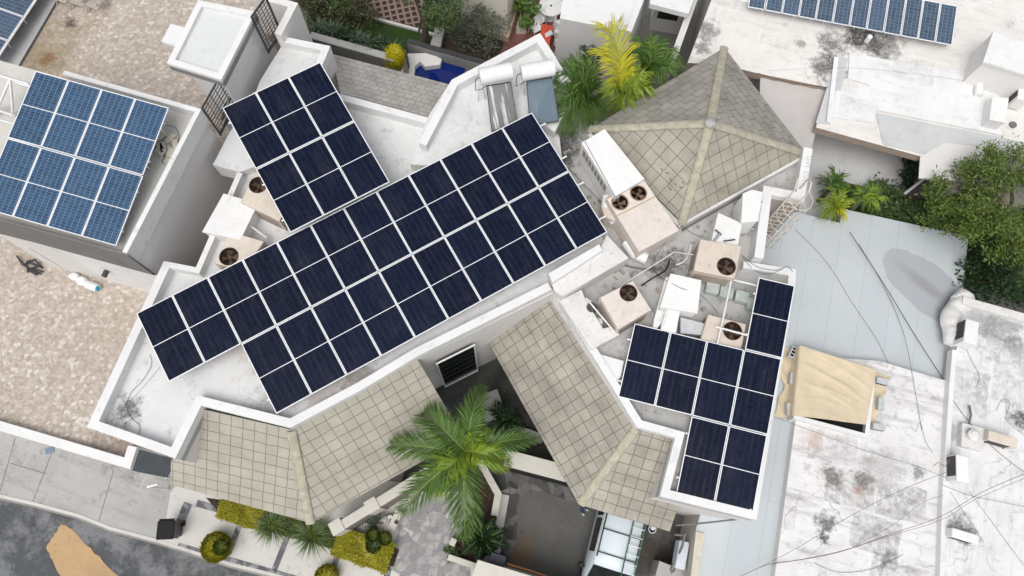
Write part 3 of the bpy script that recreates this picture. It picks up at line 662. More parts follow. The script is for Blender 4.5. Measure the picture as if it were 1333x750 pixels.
# courtyard between
struct(sheet('courtyard_floor', [P(x, y, 1.6) for x, y in [(1040, 130), (1250, 170), (1240, 300), (1040, 300)]], 1.6, roofpaint('grey_yard', (.62, .62, .625), (.22, .22, .22), .4, .7)))
tag(sheet('lawn', [P(x, y, 1.62) for x, y in [(1096, 236), (1200, 262), (1250, 250), (1400, 300), (1400, 420), (1080, 300)]], 1.62, LAWN), 'lawn', 'grass')['kind'] = 'stuff'

# white courtyard house at the top centre
ch = thing('house', 'white courtyard house with a curved roof edge, behind the yellow palm', 'house', P(775, 40, 0))
m = MB(); m.prism(PL([(729, 24), (760, 30), (790, 36), (822, 41), (838, 0), (850, -60), (740, -60)], 4.3), 0, 0, 1); m.build('wall', [roofpaint('bright_roof', (.76, .76, .755), (.45, .45, .44), .4, .8), WHITE], ch)
m = MB(); m.strip(wpath([(822, 42), (838, 0), (860, -60)], 4.6), .22, 4.6, 0); m.build('parapet', WHITE, ch)
m = MB(); m.prism(PL([(797, 30), (802, 12), (810, 14), (806, 34)], 4.75), 4.3); m.build('chimney', WHITE, ch)
m = MB(); m.prism(PL([(848, -40), (915, -30), (896, 18), (846, 5)], 4.2), 3.95, 0); m.build('canopy_slab', WHITE, ch)
bw0, bw1 = P(845, 40, 0), P(881, 46, 0)
m = MB(); m.prism([Vector((bw0.x, bw0.y, 3.9)), Vector((bw1.x, bw1.y, 3.9)), Vector((bw1.x+.3, bw1.y+3, 3.9)), Vector((bw0.x+.3, bw0.y+3, 3.9))], 0); m.build('back_wall', WALLW, ch)
dd = (bw1-bw0); nn_ = Vector((dd.y, -dd.x, 0)).normalized()
m = MB(); q = [bw0.lerp(bw1, .1)+nn_*.02+Vector((0, 0, .9)), bw0.lerp(bw1, .85)+nn_*.02+Vector((0, 0, .9)), bw0.lerp(bw1, .85)+nn_*.02+Vector((0, 0, 2.3)), bw0.lerp(bw1, .1)+nn_*.02+Vector((0, 0, 2.3))]
m.face(q); wch = m.build('window', STEEL, ch); m = MB(); m.face([p+nn_*.01+(q[0]+q[2]-2*p)*.03 for p in q]); m.build('pane', GLASS, wch)
struct(sheet('courtyard_floor', [P(x, y, .06) for x, y in [(820, -40), (920, -40), (890, 110), (800, 110)]], .06, roofpaint('mossy_concrete', (.27, .26, .245), (.10, .10, .095), .7, .7)))
aw = thing('boundary_wall', 'tall white wall dividing the courtyard from the long pale roof', 'wall', P(895, 40, 0))
m = MB(); m.strip(wpath([(878, 84), (908, 0), (926, -60)], 3.6), .25, 3.6, 0); m.build('wall_body', PATCHY, aw)
# cream house with peach base band
cb = thing('house', 'cream house with a peach base band, beside the paved garden with white chairs', 'house', P(620, 10, 0))
q = [P(582, 30, 0), P(660, 53, 0), P(677, 0, 0), P(600, -30, 0)]
m = MB(); m.prism([Vector((p.x, p.y, 6.0)) for p in q], 0); m.build('wall', CREAM, cb)
m = MB(); m.strip([(q[0].x, q[0].y), (q[1].x, q[1].y), (q[2].x, q[2].y)][::-1], .09, .38, 0.02); m.build('base_band', PEACH, cb)

# ------------------------------------------------------------------ solar panels
def panel_proto(Wp_, Lp, glass, split=True):
    """panel in its own frame: x along width, y down the length is negative, origin at the top left corner, glass at z=0"""
    fr = MB(); t_ = .026; h = .035
    for x0, x1, y0, y1 in ((0, Wp_, -t_, 0), (0, Wp_, -Lp, -Lp+t_), (0, t_, -Lp+t_, -t_), (Wp_-t_, Wp_, -Lp+t_, -t_)):
        fr.prism([Vector((x0, y0, .004)), Vector((x1, y0, .004)), Vector((x1, y1, .004)), Vector((x0, y1, .004))], -h)
    if split: fr.prism([Vector((t_, -Lp/2-.011, .002)), Vector((Wp_-t_, -Lp/2-.011, .002)), Vector((Wp_-t_, -Lp/2+.011, .002)), Vector((t_, -Lp/2+.011, .002))], -.02)
    gl = MB()
    for ya, yb in (((-t_, -Lp/2+.011), (-Lp/2-.011, -Lp+t_)) if split else ((-t_, -Lp+t_),)):
        gl.face([Vector((t_, ya, 0)), Vector((t_, yb, 0)), Vector((Wp_-t_, yb, 0)), Vector((Wp_-t_, ya, 0))])
    root = bpy.data.objects.new('solar_module', None); root.empty_display_size = .3
    fo_ = fr.build('frame', FRAME); go = gl.build('cells', glass); fo_.parent = root; go.parent = root
    return root, [fo_, go], [False]
ORD = ['first', 'second', 'third', 'fourth', 'fifth', 'sixth', 'seventh', 'eighth', 'ninth', 'tenth', 'eleventh', 'twelfth', 'thirteenth']
def place(proto, M, label, group):
    root, ch_, used = proto
    if not used[0]: r = root; COL.objects.link(r); used[0] = True
    else:
        r = root.copy(); COL.objects.link(r)
        for c in ch_:
            k = c.copy(); k.parent = r; COL.objects.link(k)
    r.matrix_world = M; tag(r, label, 'solar panel', group)
def arr_frame(o, yaw, ta, tb):
    X = Vector((math.cos(yaw), math.sin(yaw), ta)); Y = Vector((-math.sin(yaw), math.cos(yaw), tb))
    return Vector(o), X, Y
def frameM(p, X, Y):
    x = X.normalized(); z = x.cross(Y).normalized(); y = z.cross(x)
    return Matrix(((x.x, y.x, z.x, p.x), (x.y, y.y, z.y, p.y), (x.z, y.z, z.z, p.z), (0, 0, 0, 1)))
def array(proto, fr, W, L, cells, gap, labeler, group, rails, rack_label, deck):
    o, X, Y = fr
    for c, r in cells:
        p = o+X*(c*W+gap/2)-Y*(r*L+gap/2)
        place(proto, frameM(p, X, Y), labeler(c, r), group)
    rk = thing('panel_rack', rack_label, 'rack', Vector((o.x, o.y, deck)))
    for (r, c0, c1, e0, e1) in rails:
        for fv in (.22, .78):
            m = MB(); a = o+X*(c0*W-e0)-Y*((r+fv)*L)-Vector((0, 0, .08)); b = o+X*(c1*W+e1)-Y*((r+fv)*L)-Vector((0, 0, .08))
            m.tube([a, b], .035, 4); m.build('rail', STEEL, rk)
        n = max(2, int((c1-c0)/2)+1)
        for fv in (.22, .78):
            for k in range(n):
                m = MB(); cc = c0+.3+(c1-c0-.6)*k/(n-1); a = o+X*(cc*W)-Y*((r+fv)*L)-Vector((0, 0, .1))
                m.tube([a, Vector((a.x, a.y, deck-.02))], .03, 4); m.build('post', STEEL, rk)
LD = 2.3796; WDK = 1.15
dark = panel_proto(WDK-.018, LD-.018, PDARK)
def z_(o): return (o[0], o[1], o[2]+CAM_H)
frM = arr_frame(z_((-11.219, 5.621, -21.419)), .576, .008, .077)
def lab_main(c, r):
    if r == 0: return 'dark panel in the upper row of the long array, %s from its left end' % ORD[c]
    return 'dark panel in the lower row of the long array, %s from its left end' % ORD[c-2]
array(dark, frM, WDK, LD, [(c, 0) for c in range(12)]+[(c, 1) for c in range(2, 12)], .018, lab_main, 'dark solar panels of the long array', [(0, 0, 12, .0, .22), (1, 2, 12, .06, .24)], 'white steel rack under the long dark array', ZW)
frB = arr_frame(z_((-9.513, 12.309, -20.664)), .583, -.001, .098)
array(dark, frB, WDK, LD, [(c, r) for r in range(2) for c in range(3)], .018, lambda c, r: 'dark panel in the short array by the iron gate, %s row, %s from left' % (('upper', 'lower')[r], ORD[c]), 'dark solar panels of the short array', [(0, 0, 3, .06, .0), (1, 0, 3, .06, .0)], 'white steel rack under the short dark array', ZW)
frR = arr_frame(z_((3.904, 6.385, -22.317)), -.209, .046, .096)
def lab_R(c, r):
    if r == -1: return 'lone dark panel at the top of the right stepped array'
    if r == 0: return 'dark panel in the four wide row of the right stepped array, %s from left' % ORD[c]
    return 'dark panel at the bottom of the right stepped array, %s one' % ('left' if c == 2 else 'right')
array(dark, frR, WDK, LD, [(3, -1)]+[(c, 0) for c in range(4)]+[(2, 1), (3, 1)], .018, lab_R, 'dark solar panels of the stepped array', [(-1, 3, 4, .04, 0), (0, 0, 4, .1, 0), (1, 2, 4, .06, 0)], 'white steel rack under the right stepped array', ZE)
# bare rack rails beside the stepped array
rb = thing('bare_rack', 'bare white rack bars over the fan unit beside the stepped array', 'rack', P(940, 420, ZE))
for a, b in (((952, 366), (934, 448)), ((942, 361), (990, 373)), ((931, 425), (975, 437)), ((870, 400), (862, 424))):
    m = MB(); m.tube([P(*a, 5.75), P(*b, 5.62)], .035, 4); m.build('bar', STEEL, rb)
for a in ((952, 366), (942, 361), (934, 446)): q = P(*a, 5.7); m = MB(); m.tube([q, Vector((q.x, q.y, ZE))], .03, 4); m.build('post', STEEL, rb)
# blue array of the left house: scaled about the eye so the panels are 1.01 m wide
s_ = .936; WBL = 1.15002*s_
oB = EYE+Vector((-15.962, 13.526, -20.981))*s_
frL = arr_frame(oB, -.219, -.042, .141)
blue = panel_proto(WBL-.012, WBL*2.0749438-.006, PBLUE)
array(blue, frL, WBL, WBL*2.0749438, [(c, r) for r in range(2) for c in range(4)], .03, lambda c, r: 'blue panel on the left house, %s row, %s from its left' % (('upper', 'lower')[r], ORD[c]), 'blue solar panels on the left house', [(0, 0, 4, .5, 0), (1, 0, 4, 0, 0)], 'white steel rack under the blue array', ZL)
rkl = thing('support_truss', 'white steel triangle truss projecting left of the blue array', 'truss', P(10, 120, 6))
for a, b in (((-12, 95), (38, 110)), ((13, 103), (17, 150)), ((13, 103), (-8, 152)), ((17, 150), (-20, 138))): m = MB(); m.tube([P(*a, 8.0), P(*b, 8.0 if b[1] < 120 else 7.1)], .045, 5); m.build('bar', STEEL, rkl)
# strip of panels on the long pale roof and the corner array
p0, p1 = P(996, 14, 4.35), P(1240, 60, 4.35)
q0 = P(1005, -25, 4.7)
X = (p1-p0).normalized(); Lst = (p1-p0).length
strip_ = panel_proto(Lst/11-.03, 1.62, PGREY, False)
Yv = Vector((-X.y, X.x, .18))
for k in range(12):
    o_ = p0+X*((k-1)*Lst/11 if k else -Lst/11*1.02)+Yv*1.62
    place(strip_, frameM(o_, X, Yv), 'panel in the strip on the long pale roof, %s from its left' % ORD[k], 'blue panels on the long pale roof')
rk = thing('panel_rack', 'low rack under the strip of panels on the pale roof', 'rack', p0-Vector((0, 0, .4)))
for fv in (.3, 1.3): m = MB(); m.tube([p0-X*1.0+Yv*fv-Vector((0, 0, .07)), p1+Yv*fv-Vector((0, 0, .07))], .03, 4); m.build('rail', STEEL, rk)
for k in range(7):
    for fv in (.3, 1.3): m = MB(); q = p0+X*(Lst*k/6)+Yv*fv-Vector((0, 0, .1)); m.tube([q, Vector((q.x, q.y, 3.9))], .025, 4); m.build('post', STEEL, rk)
c0, c1 = P(0, 74, 3.15), P(49, 0, 3.15)
X = (P(36, 17, 5.4)-P(0, -1, 5.4)).normalized(); X = (c1-c0).normalized(); Yv = Vector((-X.y, X.x, .08)); Lc = 1.175
corner = panel_proto(Lc-.03, 1.95, PGREY, False)
e_ = P(11.5, 53, 3.15)
for i in range(-1, 5):
    for j in range(2):
        if i < 0 and j > 0: continue
        o_ = e_+X*(i*Lc)+Yv*(1.98*(j+1)-.0)
        place(corner, frameM(o_, X, Yv), 'grey blue panel at the upper left corner, %s along the edge, %s row' % (ORD[i+1], ('front', 'back')[j]), 'panels in the upper left corner')
rk = thing('panel_rack', 'rack under the panels in the upper left corner', 'rack', P(10, 40, 2.6))
m = MB(); m.tube([e_-X*1.2+Yv*.03-Vector((0, 0, .05)), e_+X*5.4+Yv*.03-Vector((0, 0, .05))], .04, 4); m.build('rail', STEEL, rk)
for k in range(5): q = e_+X*(k*1.2)+Yv*.3-Vector((0, 0, .08)); m = MB(); m.tube([q, Vector((q.x, q.y, 2.6))], .03, 4); m.build('post', STEEL, rk)

# ------------------------------------------------------------------ air conditioning on the roof
def fan_top(m, quad, c, r, depth=.22, n=40, mi=0, mc=1):
    """the lid quad with a round well in it"""
    quad = [Vector(q) for q in quad]; c = Vector(c); c.z = quad[0].z
    a = sum(quad[i].x*quad[(i+1) % 4].y-quad[(i+1) % 4].x*quad[i].y for i in range(4))
    if a < 0: quad = quad[::-1]
    def per(ang):
        d = Vector((math.cos(ang), math.sin(ang), 0)); best = None
        for i in range(4):
            p, q = quad[i], quad[(i+1) % 4]; e = q-p; den = d.x*e.y-d.y*e.x
            if abs(den) < 1e-9: continue
            t = ((p.x-c.x)*e.y-(p.y-c.y)*e.x)/den; s = ((p.x-c.x)*d.y-(p.y-c.y)*d.x)/den
            if t > 0 and -1e-6 <= s <= 1+1e-6 and (best is None or t < best[0]): best = (t, i, c+d*t)
        return best
    angs = [2*math.pi*k/n for k in range(n)]; pe = [per(x) for x in angs]; ci = [c+Vector((math.cos(x), math.sin(x), 0))*r for x in angs]
    for k in range(n):
        j = (k+1) % n; poly = [ci[k], pe[k][2]]
        i = pe[k][1]
        while i != pe[j][1]: i = (i+1) % 4; poly.append(quad[i])
        poly += [pe[j][2], ci[j]]; m.face(poly, mi)
    lo = [p-Vector((0, 0, depth)) for p in ci]
    m.grid([ci+[ci[0]], lo+[lo[0]]], mc, sm=True); m.face(lo, mc)
def fan_parts(root, c, r, nb_=4, guard=True):
    m = MB(); a0 = random.random()*6
    for k in range(nb_):
        a = a0+2*math.pi*k/nb_
        rows = []
        for rr in (r*.16, r*.5, r*.9):
            wd = .75 if rr > r*.3 else .9
            rows.append([c+Vector((math.cos(a+s*wd*.5)*rr, math.sin(a+s*wd*.5)*rr, -.13+s*.035)) for s in (-1, 0, 1)])
        m.grid(rows, 0, sm=False)
    m.cyl(c-Vector((0, 0, .2)), c-Vector((0, 0, .09)), r*.2, 14)
    m.build('fan', BLADE, root)
    if guard:
        m = MB()
        for rr in (.25, .42, .58, .74, .9, 1.0):
            ring = [c+Vector((math.cos(2*math.pi*k/28)*r*rr, math.sin(2*math.pi*k/28)*r*rr, .012+.02*(1-rr))) for k in range(29)]
            m.tube(ring, .005 if rr < 1 else .012, 4, caps=False)
        for k in range(8):
            a = 2*math.pi*k/8; m.tube([c+Vector((math.cos(a)*r*.2, math.sin(a)*r*.2, .03)), c+Vector((math.cos(a)*r, math.sin(a)*r, .012))], .005, 4)
        m.disc(c+Vector((0, 0, .032)), r*.14, 12)
        m.build('fan_guard', GUARD, root)
def fan_unit(label, corners, zt, zb, fans, mat, name='air_conditioner', louver=True, group=None):
    q = PL(corners, zt); base = sum(q, Vector((0, 0, 0)))/4; base.z = zb
    t = thing(name, label, 'air conditioner', base, group)
    m = MB(); lid = []
    ctr = Vector((base.x, base.y, zt))
    e = .03
    inner = [p+(ctr-p)*(e/(ctr-p).length) for p in q]
    a = sum(q[i].x*q[(i+1) % 4].y-q[(i+1) % 4].x*q[i].y for i in range(4))
    if a < 0: q = q[::-1]; inner = inner[::-1]
    low = [p-Vector((0, 0, .025)) for p in q]
    m.grid([[Vector((p.x, p.y, zb)) for p in q+[q[0]]], low+[low[0]], inner+[inner[0]]], 0, sm=False)
    m.face([Vector((p.x, p.y, zb)) for p in q][::-1], 0)
    if len(fans) == 1: fan_top(m, inner, P(fans[0][0], fans[0][1], zt), fans[0][2])
    else: m.face(inner, 0)
    m.build('casing', [mat, DARKIN], t)
    if len(fans) == 1: fan_parts(t, P(fans[0][0], fans[0][1], zt), fans[0][2])
    m = MB()
    for i in range(4):
        p0, p1 = Vector(q[i]), Vector(q[(i+1) % 4]); nn = (p1-p0).cross(Vector((0, 0, 1))).normalized()*.006; dz_ = Vector((0, 0, .035))
        m.face([p0+nn-dz_-Vector((0, 0, .014)), p1+nn-dz_-Vector((0, 0, .014)), p1+nn-dz_, p0+nn-dz_])
    m.build('seam', GUARD, t)
    if louver:
        m = MB()
        for i in range(4):
            p0, p1 = Vector(q[i]), Vector(q[(i+1) % 4]); nn = (p1-p0).cross(Vector((0, 0, 1))).normalized()
            a, b = p0.lerp(p1, .08)+nn*.004, p0.lerp(p1, .92)+nn*.004
            for k in range(7):
                z = zb+.12+(zt-zb-.3)*k/7; h = (zt-zb-.3)/7*.55
                m.face([Vector((a.x, a.y, z)), Vector((b.x, b.y, z)), Vector((b.x, b.y, z+h))+nn*.01, Vector((a.x, a.y, z+h))+nn*.01])
        m.build('louver', plain('louver_shade', (.34, .29, .24), .7) if 'louver_shade' not in bpy.data.materials else bpy.data.materials['louver_shade'], t)
    return t
random.seed(11)
G_AC = 'beige fan topped air conditioners'
fan_unit('beige fan topped air conditioner half hidden under the short dark array', [(313, 263), (331, 224), (383, 245), (364, 288)], 6.25, ZW-.05, [(336, 241, .28)], BEIGE, group=G_AC)
fan_unit('cream fan topped air conditioner between white box and the long array', [(279, 343), (299, 301), (344, 314), (318, 352)], 6.08, ZW-.05, [(298, 334, .29)], BEIGE, group=G_AC)
fan_unit('pinkish fan topped air conditioner beside the white parapet corner and tiled slope', [(781, 387), (824, 365), (848, 403), (805, 429)], 5.95, ZE, [(818, 381.5, .27)], PINKB, group=G_AC)
fan_unit('stained fan topped air conditioner with a loose bar across it', [(912, 311), (966, 320), (957, 363), (903, 352)], 5.95, ZE, [(945.5, 347, .29)], BEIGES, group=G_AC)
fan_unit('cream fan topped air conditioner crossed by bare white rack bars', [(922, 409), (972, 422), (965, 455), (912, 442)], 5.5, ZE, [(953.5, 431, .29)], BEIGES, group=G_AC)
# big packaged unit with two fans
q = PL([(789, 258), (838, 234), (884, 300), (832, 328)], 5.9)
# order: W corner, N corner, E corner, S corner
t = thing('packaged_air_conditioner', 'large beige air conditioner with two fans, joined to the white duct box', 'air conditioner', Vector((q[0].x, q[0].y, ZE)))
def lerp4(u, v): return (q[0].lerp(q[1], u)).lerp(q[3].lerp(q[2], u), v)
m = MB(); low = [Vector((p.x, p.y, 4.92)) for p in q]
qq = q if True else q
a = sum(q[i].x*q[(i+1) % 4].y-q[(i+1) % 4].x*q[i].y for i in range(4))
o4 = q if a > 0 else q[::-1]; l4 = [Vector((p.x, p.y, 4.92)) for p in o4]
m.grid([l4+[l4[0]], o4+[o4[0]]], 0, sm=False); m.face(l4[::-1], 0)
m.face([lerp4(0, .34), lerp4(1, .34), lerp4(1, 1), lerp4(0, 1)][::-1], 0)
cA, cB_ = P(807, 263.5, 5.9), P(831, 251.5, 5.9)
fan_top(m, [lerp4(0, 0), lerp4(.5, 0), lerp4(.5, .34), lerp4(0, .34)], cA, .25, .3); fan_top(m, [lerp4(.5, 0), lerp4(1, 0), lerp4(1, .34), lerp4(.5, .34)], cB_, .25, .3)
m.build('casing', [PINKB, DARKIN], t)
for c in (cA, cB_): fan_parts(t, c, .25, 4, False)
m = MB()
for c in (cA, cB_):
    for rr in (.255, .275): m.tube([c+Vector((math.cos(2*math.pi*k/28)*rr, math.sin(2*math.pi*k/28)*rr, .008)) for k in range(29)], .01, 4, caps=False)
m.build('fan_guard', plain('orange_trim', (.38, .23, .13), .6), t)
m = MB()
for v0, v1 in ((.0, .02), (.33, .345)):
    A = [lerp4(.0, v0), lerp4(1, v0), lerp4(1, v1), lerp4(0, v1)]; m.prism([p+Vector((0, 0, .015)) for p in A], 5.902)
m.build('trim', plain('orange_trim_b', (.45, .33, .22), .6), t)
m = MB(); m.prism(PL([(783, 268), (789, 259), (806, 281), (800, 288), (787, 282)], 5.55), 4.95); m.build('side_hood', BEIGE, t)
# the white duct box with vents on its side
t = thing('duct_box', 'long white metal duct box with a row of side vents beside the hipped roof', 'duct', P(800, 215, ZE))
dq = [(757, 186), (787, 168), (839, 233), (800, 256)]
dz = PL(dq, 6.1); m = MB(); m.prism(dz, 4.95); m.build('casing', WHITEM, t)
A, B = dz[0], dz[3]; dn = (B-A).cross(Vector((0, 0, 1))).normalized()
if dn.x > 0: dn = -dn
m = MB()
for k in range(8):
    u = .08+k*.09; a, b = A.lerp(B, u)+dn*.004, A.lerp(B, u+.07)+dn*.004
    f = [Vector((a.x, a.y, 5.55)), Vector((b.x, b.y, 5.55)), Vector((b.x, b.y, 5.92)), Vector((a.x, a.y, 5.92))]; m.face(f)
m.build('vent', plain('vent_grey', (.28, .27, .26), .7), t)
m = MB(); m.strip([(p.x, p.y) for p in (dz[0]+Vector((.1, .05, 0)), dz[3])], .02, 6.112, 6.101); m.build('seam', GREYCABLE, t)
m = MB(); m.tube([P(790, 255, 5.5), P(788, 272, 5.4), P(800, 290, 5.3)], .16, 10); m.tube([P(815, 315, 5.2), P(826, 330, 5.2), P(842, 337, 5.2)], .2, 10); m.build('flexible_duct', WHITEM, t)
def metal_box(label, px, zt, zb, mat=WHITEM, name='metal_box', cat='box', lip=.05, group=None):
    q = PL(px, zt); c = sum(q, Vector((0, 0, 0)))/len(q)
    t = thing(name, label, cat, Vector((c.x, c.y, zb)), group)
    m = MB(); m.prism([c+(p-c)*.95-Vector((0, 0, .05)) for p in q], zb); m.build('casing', mat, t)
    m = MB(); m.prism(q, zt-.06); m.build('lid', mat, t); return t
metal_box('white sheet metal box between the two left fan units', [(263, 302), (291, 252), (336, 265), (313, 312)], 6.1, ZW-.05)
metal_box('white square metal cover beside the row of pale concrete blocks', [(873, 356), (913, 365), (908, 408), (859, 400)], 5.85, ZE)
metal_box('tilted white metal cover above the stained fan unit', [(935, 277), (966, 291), (960, 322), (925, 318)], 5.85, ZE)
metal_box('white upright air conditioner box near the caged ladder', [(967, 252), (978, 247), (993, 250), (987, 288), (965, 290)], 6.1, ZE+.1, name='condenser', cat='air conditioner')
metal_box('narrow white metal trunk in front of the square cover', [(866, 402), (885, 406), (880, 433), (860, 430)], 5.6, ZE)
metal_box('grey metal tray with black soot on top', [(886, 413), (920, 422), (914, 436), (886, 434)], 5.35, ZE, roofpaint('sooty_metal', (.55, .57, .58), (.1, .1, .1), .6, 2.2))
t = metal_box('white sloped metal duct left of the square cover', [(866, 362), (876, 358), (862, 420), (848, 436), (852, 414)], 5.4, ZE, name='duct_box', cat='duct')
GB = 'pale concrete blocks in a row'
PALEB = plain('pale_block', (.44, .48, .46), .9, .1, 0, .15, 6)
for i, (px, py) in enumerate(((925, 378), (943, 384), (963, 389), (978, 399))):
    c = P(px, py, ZE); m = MB(); m.rbox(c, .44, .38, .3, -.2, 0, .05)
    tag(m.build('concrete_block', PALEB, origin=c), ['pale concrete block at the left end of the row by the fan unit', 'pale concrete block second in the row, left of the bar', 'pale concrete block third in the row, right of the bar', 'darker pale block at the right end tucked beside the panel'][i], 'concrete block', GB)
# split unit by the ladder: hose, bars
def cable(label, pts, r, mat, cat='cable', name='cable', sub=6):
    q = [P(*p) for p in pts]; out = []
    for i in range(len(q)-1):
        p0, p1, p2, p3 = q[max(0, i-1)], q[i], q[i+1], q[min(len(q)-1, i+2)]
        for k in range(sub):
            t = k/sub; out.append(.5*((2*p1)+(p2-p0)*t+(2*p0-5*p1+4*p2-p3)*t*t+(3*p1-p0-3*p2+p3)*t**3))
    out.append(q[-1]); m = MB(); m.tube(out, r*.6 if name == 'cable' else r, 5); o = m.build(name, mat, origin=q[0]); return tag(o, label, cat)
cable('white hose curling beside the upright white box', [(988, 255, 5.9), (994, 265, 5.6), (990, 282, 5.3), (982, 298, 5.1), (972, 292, 5.0)], .03, STEEL, 'hose', 'hose')
cable('black cable looping from the stained fan unit to the parapet', [(966, 332, 5.6), (985, 347, 5.4), (1010, 352, 5.4), (1025, 347, 5.5), (1032, 354, 5.4)], .014, RUBBER)
cable('black cable sagging beside it to the parapet', [(966, 334, 5.5), (982, 352, 5.2), (1000, 357, 5.2), (1020, 350, 5.5)], .012, RUBBER)
def bar(label, pts, r, mat, name='steel_bar', cat='bar'):
    m = MB(); m.tube([P(*p) for p in pts], r, 4); return tag(m.build(name, mat, origin=P(*pts[0])), label, cat)
ALU = plain('grey_metal', (.30, .31, .33), .4, .5, .4)
bar('long grey metal bar lying across the stained fan unit', [(897, 356, 5.5), (938, 303, 6.05)], .035, ALU)
bar('short black bar on the tilted white cover', [(942, 314, 5.95), (957, 312, 5.95)], .025, IRON)
bar('short dark bar end leaning on the tilted white cover', [(931, 299, 6.05), (939, 306, 6.0)], .03, IRON)
bar('thin white pipe running between the fan units', [(808, 372, 5.3), (878, 328, 5.3), (905, 332, 5.3)], .02, STEEL, 'pipe', 'pipe')
bar('thin white pipe beside the parapet of the tiled slope', [(763, 388, 5.6), (800, 432, 5.6)], .03, STEEL, 'pipe', 'pipe')
bar('white pipe brace lying beside the cream fan unit', [(318, 288, 5.8), (348, 310, 5.7)], .04, STEEL, 'pipe', 'pipe')
cable('thin black wire crossing from the duct box to the concrete blocks', [(885, 290, 5.4), (850, 345, 5.3), (880, 372, 5.9), (912, 384, 5.6), (935, 408, 5.0)], .012, RUBBER)
cable('dark wire along the foot of the duct box', [(740, 218, 5.0), (760, 240, 5.0), (782, 262, 5.0)], .018, GREYCABLE)
cable('dark wire from the duct box to the hip corner', [(884, 292, 5.5), (900, 303, 5.5), (915, 310, 5.5)], .016, RUBBER)
# fallen funnel of metal near the pinkish unit
t = thing('duct_elbow', 'weathered white duct elbow beside the pinkish fan unit', 'duct', P(768, 415, ZE))
m = MB(); m.tube([P(766, 392, 5.2), P(760, 405, 5.25), P(766, 418, 5.2), P(782, 420, 5.1)], .17, 10); m.build('duct_body', PATCHY, t)
m = MB(); m.cyl(P(770, 400, 5.45), P(771, 402, 5.2), .16, 12); m.build('flue', IRON, t)
random.seed(77)
for i, (lab, pts, r_) in enumerate((('bent copper pipe pair between the pinkish unit and the parapet', [(846, 402, 5.0), (852, 418, 4.95), (846, 436, 4.95)], .03),
    ('grey conduit along the gutter wall of the hipped roof', [(888, 300, 5.0), (935, 273, 5.0), (975, 250, 5.0)], .03),
    ('grey conduit from the parapet block to the duct box', [(795, 330, 5.0), (812, 345, 5.0), (848, 352, 5.0), (862, 350, 5.0)], .03),
    ('short pale pipe in front of the stained fan unit', [(905, 362, 5.0), (918, 368, 5.0), (925, 362, 5.0)], .035),
    ('pale pipe between the square cover and the long bar', [(880, 345, 5.0), (893, 338, 5.0), (900, 318, 5.0)], .035),
    ('dark hose lying behind the pinkish unit', [(835, 372, 4.96), (850, 362, 4.96), (866, 352, 4.96), (872, 338, 4.96)], .025))):
    cable(lab, pts, r_, (PATCHY, GREYCABLE, GREYCABLE, STEEL, STEEL, RUBBER)[i], 'pipe' if i < 5 else 'hose', 'pipe' if i < 5 else 'hose')
m = MB()
for k in range(60):
    px, py = random.choice(((850, 360), (905, 395), (740, 195), (930, 300), (800, 350), (890, 330), (770, 270)))
    c = P(px+random.gauss(0, 12), py+random.gauss(0, 10), ZE); m.rbox(c, random.uniform(.05, .22), random.uniform(.04, .12), random.uniform(.02, .08), random.random()*3, 0, .01, 2)
tag(m.build('roof_debris', plain('broken_tile', (.33, .30, .26), .9, .1, 0, .4, 6), origin=P(850, 340, ZE)), 'scattered broken tile and plaster bits on the worn roof deck', 'debris', None, 'stuff')
m = MB()
f = onplane(P(*apx), P(*cS), P(*cW))
for px, py, a_, l in ((866, 224, .3, 5), (872, 231, 1.0, 6), (878, 238, .8, 4), (884, 243, .2, 5), (870, 242, .9, 7), (860, 219, .6, 4), (889, 236, 1.2, 4)):
    q = [f(px, py), f(px+l*math.cos(a_), py+l*math.sin(a_)), f(px+l*math.cos(a_)-1.8*math.sin(a_), py+l*math.sin(a_)+1.8*math.cos(a_)), f(px-1.2*math.sin(a_), py+1.2*math.cos(a_))]
    m.face([p+Vector((0, 0, .012)) for p in q][::-1])
m.build('broken_tile_patch', plain('slipped_tile', (.16, .15, .135), .9, .1, 0, .4, 5), house)
# wires bundle on the white deck at left
cable('thin dark wire looping on the white roof deck', [(195, 462, 5.43), (197, 475, 5.43), (186, 495, 5.43), (170, 512, 5.43), (165, 530, 5.43), (172, 545, 5.43), (182, 555, 5.43), (180, 568, 5.43)], .010, RUBBER)
cable('thin grey wire running beside the loop on the deck', [(208, 478, 5.43), (190, 500, 5.43), (172, 520, 5.43), (166, 532, 5.43)], .008, GREYCABLE)
cable('small wire ring on the white deck corner', [(135, 552, 5.43), (140, 551, 5.43), (141, 557, 5.43), (136, 560, 5.43), (132, 557, 5.43), (135, 552, 5.43)], .012, GREYCABLE)
cable('tangled wire beside the blue array', [(216, 163, 7.05), (228, 166, 7.05), (233, 180, 7.05), (224, 190, 7.05), (215, 178, 7.05), (212, 190, 7.05)], .014, RUBBER)
cable('loose wire hanging over the left house deck', [(212, 205, 7.05), (220, 196, 7.05), (211, 210, 7.05), (215, 214, 7.05)], .014, RUBBER)
m = MB()
random.seed(3)
for k in range(7):
    c = P(208+random.random()*22, 180+random.random()*22, ZL); m.rbox(c, .2+random.random()*.25, .12+random.random()*.12, .12, random.random()*3, 0, .03)
tag(m.build('rubble_heap', plain('rubble', (.58, .53, .46), .9), origin=P(218, 190, ZL)), 'small heap of plaster rubble beside the blue array', 'rubble', None, 'stuff')

